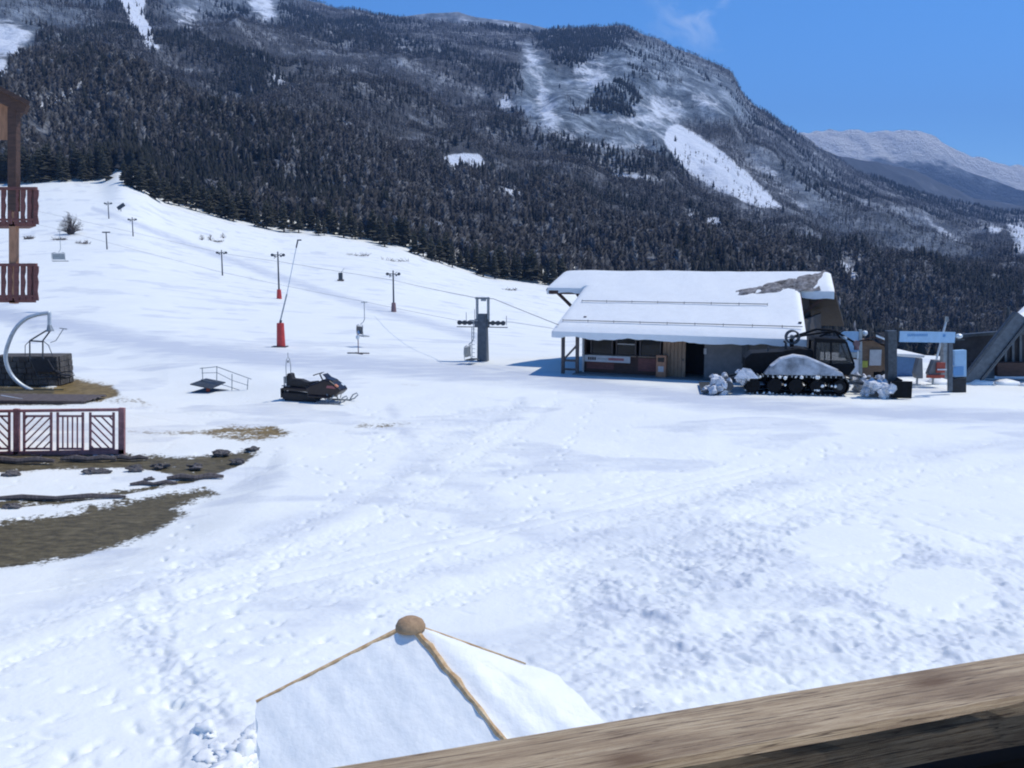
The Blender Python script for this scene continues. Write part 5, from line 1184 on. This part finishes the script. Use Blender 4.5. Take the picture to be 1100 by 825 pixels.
t = thing('snow_lance', 'pale thin leaning snow-making lance rising behind the blue gantry sign', 'snow lance', g); MB().tube([a_(1005, 396), a_(1006, 386), a_(1012, 362), a_(1017, 343)], 0.06, 6).build('tube', 'palesteel', t); MB().box(a_(1017, 343), (0.15, 0.15, 0.3)).build('nozzle_head', 'greysteel', t)
# valley station with the slanting girder
g = at(1075, 411); DG = g.y
t = thing('lift_station', 'dark lift station at the right edge with a broad slanting steel girder and snowy roof', 'lift station', g)
gg = MB().beam(a_(1040, 413, -0.6), a_(1097, 340, -0.6), 17 * DG / 1000, 0.5, (0, 1, 0)).build('girder', 'girder', t)
MB().beam(a_(1033, 409, -0.9), a_(1090, 336, -0.9), 0.10, 0.10).beam(a_(1050, 413, -0.9), a_(1108, 340, -0.9), 0.10, 0.10).build('girder_flange', 'darksteel', gg)
MB().beam(a_(1028, 361, 1), a_(1078, 357, 1), 0.4, 0.16).beam(a_(1085, 358, 1), a_(1140, 350, 1), 0.4, 0.3).build('roof_edge', 'darksteel', t)
MB().prism([(1036, 406), (1150, 408), (1150, 358), (1085, 360), (1036, 366)], 1.2, 1.6, lambda u, v, w_: a_(u, v) + Vector((0, w_, 0))).build('wall', 'stationdark', t)
MB().prism([(1055, 409), (1078, 409), (1078, 390), (1055, 392)], 0.9, 1.19, lambda u, v, w_: a_(u, v) + Vector((0, w_, 0))).build('plinth', 'girder', t)
MB().prism([(1078, 406), (1150, 406), (1150, 391), (1078, 391)], 0.6, 1.18, lambda u, v, w_: a_(u, v) + Vector((0, w_, 0))).build('machine_housing', 'darkwood', t)
for x in (1080, 1088, 1096): MB().beam(a_(x, 391, 1.1), a_(x, 358, 1.1), 0.12, 0.1, (0, 1, 0)).build('pillar', 'girder', t)
MB().slab([a_(1084, 350, -0.2), a_(1150, 352, -0.2), a_(1150, 310, 6), a_(1110, 325, 6)], 0.3).build('roof_snow', 'snow', t, smooth=False)
MB().tube([a_(1054, 413, -1.0), a_(1093, 414, -1.0)], 0.03, 6).tube([a_(1072, 410, -1.0), a_(1072, 414, -1.0)], 0.03, 6).build('guard_rail', 'greysteel', t)
pl_ = MB(); pl_.tube([a_(1082, 348, 0), a_(1083, 330, 0)], 0.10, 8); pl_.build('antenna_post', 'darksteel', t)
rr_ = random.Random(12)
for (px, py, L, hh, lb) in ((1020, 413, 5.0, 0.18, 'low bank of ploughed snow in front of the slanting girder'),):
    g = at(px + 40, py); mb = MB()
    for k in range(16): mb.blob((rr_.uniform(-L, L), rr_.uniform(-0.4, 0.4), 0), rr_.uniform(0.25, 0.5), k, 2, 0.3, (1.6, 1, 0.6))
    tag(mb.build('snow_bank', 'snow', None, smooth=True, loc=g), lb, 'snow bank')

# ------------------------------------------------------------------ snow-laden parasol below the balcony
A0 = P(441, 675, 9.18)
t = thing('parasol', 'large parasol below the balcony, its canvas loaded with snow between ochre ribs', 'parasol', (A0.x, A0.y, Hs(A0.x, A0.y)))
O = Vector(t.location)
def zz(px, py, z):                                   # point of given height on the sight line
    u_, e_ = ray(px, py); d_ = (z - CAMZ) / e_; return Vector((u_ * d_, d_, z)) - O
apex = A0 - O; zA = A0.z
rim = [zz(277, 758, 2.02), zz(286, 872, 1.35), zz(584, 853, 1.42), zz(663, 798, 1.65), zz(596, 728, 2.05), zz(505, 702, 2.10), zz(380, 712, 2.08)]
nn = (rim[0] - apex).cross(rim[2] - apex); ur, er = ray(286, 875); dd_ = Vector((ur, 1, er)); c0_ = Vector((0, 0, CAMZ)) - O
rim[1] = c0_ + dd_ * ((apex - c0_).dot(nn) / dd_.dot(nn))
n_ = len(rim)
# canvas + snow cushions, each panel a gently bulging sheet
def panel_sheet(a, p, q, bulge, off, N=12):
    vs = []; idx = {}
    for i in range(N + 1):
        for j in range(i + 1):
            s_ = i / N; t_ = j / i if i else 0
            P0 = a.lerp(p, s_).lerp(a.lerp(q, s_), t_)
            w_ = math.sin(math.pi * t_) * min(1, s_ * 1.4) if i else 0
            P0 = P0 + Vector((0, 0, off + bulge * w_ * (1 - 0.5 * s_)))
            idx[(i, j)] = len(vs); vs.append(P0)
    fs = []
    for i in range(N):
        for j in range(i + 1):
            fs.append((idx[(i, j)], idx[(i + 1, j)], idx[(i + 1, j + 1)]))
            if j < i: fs.append((idx[(i, j)], idx[(i + 1, j + 1)], idx[(i, j + 1)]))
    return vs, fs, [idx[(N, j)] for j in range(N + 1)]
cv = MB(); sn = MB()
for k in range(n_):
    p, q = rim[k], rim[(k + 1) % n_]
    vs, fs, ed = panel_sheet(apex, p, q, -0.10, 0.0); cv.add(vs, fs)
    c0 = len(cv.v); vv = [Vector(vs[i]) for i in ed]; cv.add(vv + [v - Vector((0, 0, 0.16)) for v in vv], [(i, i + 1, len(vv) + i + 1, len(vv) + i) for i in range(len(vv) - 1)])
    if k in (0, 1, 2, 3):
        ip = apex.lerp(p, 1.015); iq = apex.lerp(q, 1.015)
        vs, fs, ed = panel_sheet(apex + Vector((0, 0, 0.0)), ip, iq, 0.012 if k < 2 else 0.035, 0.045, 20); base_ = len(sn.v)
        vs = [v + Vector((math.sin(v.z * 31 + v.y * 9) * 0.012, math.cos(v.x * 17 + v.z * 23) * 0.012, (float(fbm(np.array([(v.x + 9) * 2.4]), np.array([(v.y + 9) * 2.4]), 401, 4)[0]) - 0.5) * 0.07)) for v in vs]; sn.add(vs, fs)
        vv = [Vector(vs[i]) for i in ed]; sn.add(vv + [v + Vector((0, 0, -0.16)) for v in vv], [(i, i + 1, len(vv) + i + 1, len(vv) + i) for i in range(len(vv) - 1)])
can = cv.build('canopy', 'ochre', t, smooth=False)
sn.build('canopy_snow', 'snow', can, smooth=True)
def seam(k, r0, r1, f0, f1, m='ochre', up=0.05, jit=0):
    p = rim[k]; pts = []; rr_ = random.Random(k); N = 14
    for i in range(N + 1):
        s_ = f0 + (f1 - f0) * i / N; pts.append(apex.lerp(p, s_) + Vector((rr_.uniform(-jit, jit), rr_.uniform(-jit, jit), up)))
    MB().tube(pts, [r0 + (r1 - r0) * i / N + rr_.uniform(-jit, jit) * 0.5 for i in range(N + 1)], 7).build('rib', m, t)
seam(0, 0.026, 0.014, 0.02, 1.01, 'ochre', 0.05); seam(4, 0.022, 0.008, 0.02, 0.80, 'ochre', 0.045); seam(1, 0.02, 0.01, 0.02, 0.06, 'ochre', 0.03)
# the front seam, half uncovered between the two snow cushions
rr_ = random.Random(4); pts = []; N = 22
for i in range(N + 1): pts.append(apex.lerp(rim[2], 0.02 + i / N * 0.97) + Vector((rr_.uniform(-0.010, 0.010), rr_.uniform(-0.010, 0.010), 0.052 - 0.012 * i / N)))
MB().tube(pts, [0.048 - 0.026 * (i / N) + rr_.uniform(-0.012, 0.008) for i in range(N + 1)], 7).build('rib', 'ochre', t)
# terracotta-coloured dome cap
cp = MB(); prof = [(0.0, 0.085), (0.08, 0.08), (0.13, 0.05), (0.155, 0.0), (0.155, -0.04), (0.12, -0.05)]
vs = []; fs = []
for r_, z_ in prof:
    for k in range(24): vs.append(apex + Vector((max(r_, 0.001) * math.cos(k * math.pi / 12), max(r_, 0.001) * math.sin(k * math.pi / 12), z_ + 0.03)))
for j in range(len(prof) - 1):
    for k in range(24): fs.append((j * 24 + k, j * 24 + (k + 1) % 24, (j + 1) * 24 + (k + 1) % 24, (j + 1) * 24 + k))
cp.add(vs, fs).build('cap', 'tile', t, smooth=True)
MB().tube([(0, 0, -0.1), (0, 0, apex.z - 0.05)], 0.035, 12).build('pole', 'tanwood', t)
# snow heap by the left corner
g = gp(255, 812); mb = MB(); rr_ = random.Random(21)
for k in range(36): mb.blob((rr_.gauss(0.0, 0.26), rr_.gauss(-0.1, 0.4), rr_.uniform(-0.10, 0.04)), rr_.uniform(0.06, 0.20), k, 3, 0.55, (1.2, 1.1, 0.8))
tag(mb.build('snow_heap', 'snow', None, smooth=True, loc=g), 'lumpy heap of shovelled snow beside the left corner of the parasol', 'snow heap')

# ------------------------------------------------------------------ the balcony handrail in front
rm_ = bpy.data.materials.new('handrail_wood'); n, b = nodes_of(rm_)
g1 = noise(n, 3.0, 13, 0.85, (2.4, 60, 60)); g2_ = noise(n, 3.0, 5, 0.6, (1.0, 7, 7)); g3 = noise(n, 9, 8, 0.8, (0.6, 16, 16))
cc = ramp(n, g1, [(0.34, (0.16, 0.10, 0.06)), (0.45, (0.36, 0.27, 0.175)), (0.55, (0.50, 0.40, 0.27)), (0.70, (0.62, 0.53, 0.39))])
cc = mixc(n, ramp(n, g2_, [(0.48, (0, 0, 0)), (0.60, (0.8, 0.8, 0.8))]), cc, (0.20, 0.14, 0.09))
cc = mixc(n, ramp(n, g3, [(0.58, (0, 0, 0)), (0.62, (0.85, 0.85, 0.85))]), cc, (0.09, 0.055, 0.035))
g4 = noise(n, 5.0, 3, 0.5, (0.45, 24, 24)); crk = ramp(n, g4, [(0.485, (0, 0, 0)), (0.497, (0.9, 0.9, 0.9)), (0.503, (0.9, 0.9, 0.9)), (0.515, (0, 0, 0))])
cc = mixc(n, crk, cc, (0.07, 0.045, 0.03))
tcr = n.nodes.new('ShaderNodeTexCoord')
for kx, ky in ((0.72, 0.015), (1.33, -0.02), (0.30, -0.03), (1.75, 0.02)):
    mpk = n.nodes.new('ShaderNodeMapping'); mpk.inputs['Scale'].default_value = (1, 2.6, 2.6); n.links.new(tcr.outputs['Object'], mpk.inputs[0])
    dk_ = n.nodes.new('ShaderNodeVectorMath'); dk_.operation = 'DISTANCE'; dk_.inputs[1].default_value = (kx, ky * 2.6, 1.1 * 2.6); n.links.new(mpk.outputs[0], dk_.inputs[0])
    dd2 = mth(n, 'ADD', dk_.outputs['Value'], mth(n, 'MULTIPLY', mth(n, 'SUBTRACT', g1, 0.5), 0.05))
    cc = mixc(n, ramp(n, dd2, [(0.012, (0.85, 0.85, 0.85)), (0.045, (0, 0, 0))]), cc, (0.13, 0.075, 0.04))
n.links.new(cc, b.inputs['Base Color']); b.inputs['Roughness'].default_value = 0.75
bn = n.nodes.new('ShaderNodeBump'); bn.inputs['Strength'].default_value = 0.5; bn.inputs['Distance'].default_value = 0.004; n.links.new(g1, bn.inputs['Height']); n.links.new(bn.outputs[0], b.inputs['Normal'])
M['railwood'] = rm_
zt = CAMZ - 0.50
def onz(px, py, z): u_, e_ = ray(px, py); d_ = (z - CAMZ) / e_; return Vector((u_ * d_, d_, z))
fa = onz(340, 825, zt); fb = onz(1100, 700, zt); na = onz(690, 825, zt); nb = onz(1100, 752, zt)
dr_ = (fb - fa).normalized(); nr = Vector((dr_.y, -dr_.x, 0))
wdt = (na - fa).dot(nr); wdt2 = (nb - fa).dot(nr); wdt = (wdt + wdt2) / 2
angr = math.atan2(dr_.y, dr_.x)
t = thing('balcony', 'wooden balcony in the bottom right corner with a weathered tan handrail over dark boards', 'balcony', fa + nr * wdt / 2 - Vector((0, 0, 1.1)), angr)
NXr, NYr = 160, 10; vs = []; fs = []
Lr0, Lr1 = -1.6, 2.8
def prof_r(j):                                       # cross-section going round the beam
    pr = [(-0.5, -0.055), (-0.5, -0.008), (-0.46, 0.0), (-0.2, 0.001), (0.2, 0.001), (0.42, 0.0), (0.485, -0.006), (0.5, -0.018), (0.5, -0.055)]
    return pr[j]
for i in range(NXr + 1):
    x = Lr0 + (Lr1 - Lr0) * i / NXr
    for j in range(9):
        a, c = prof_r(j)
        wv = (float(fbm(np.array([x * 6.0]), np.array([j * 0.7]), 301, 3)[0]) - 0.5)
        vs.append((x, -a * wdt + (0.006 * wv if j in (0, 1, 6, 7, 8) else 0), 1.1 + c + 0.003 * wv))
for i in range(NXr):
    for j in range(9): fs.append((i * 9 + j, i * 9 + (j + 1) % 9, (i + 1) * 9 + (j + 1) % 9, (i + 1) * 9 + j))
MB().add(vs, fs).build('handrail', 'railwood', t, smooth=False)
bd_ = MB()
for k in range(4): bd_.box((0.6, -0.0, 0.93 - k * 0.16), (4.4, 0.035, 0.145))
bd_.build('boards', 'shadewood', t)
for x in (-1.4, 2.6): MB().box((x, 0.02, 0.5), (0.09, 0.09, 1.08)).build('post', 'darkwood', t)
MB().box((0.6, -1.3, 0.0), (4.4, 2.7, 0.06)).build('balcony_floor', 'shadewood', t)
MB().box((0.0, -2.7, 1.3), (7.0, 0.12, 4.6)).build('unseen_shade_wall', 'shadewood', t)  # unseen wall behind the camera, added to keep the boards in shade
MB().box((0.0, -1.75, 2.7), (7.0, 1.8, 0.08)).build('unseen_shade_roof', 'shadewood', t)  # unseen roof added for shade, kept short so sun reaches the handrail
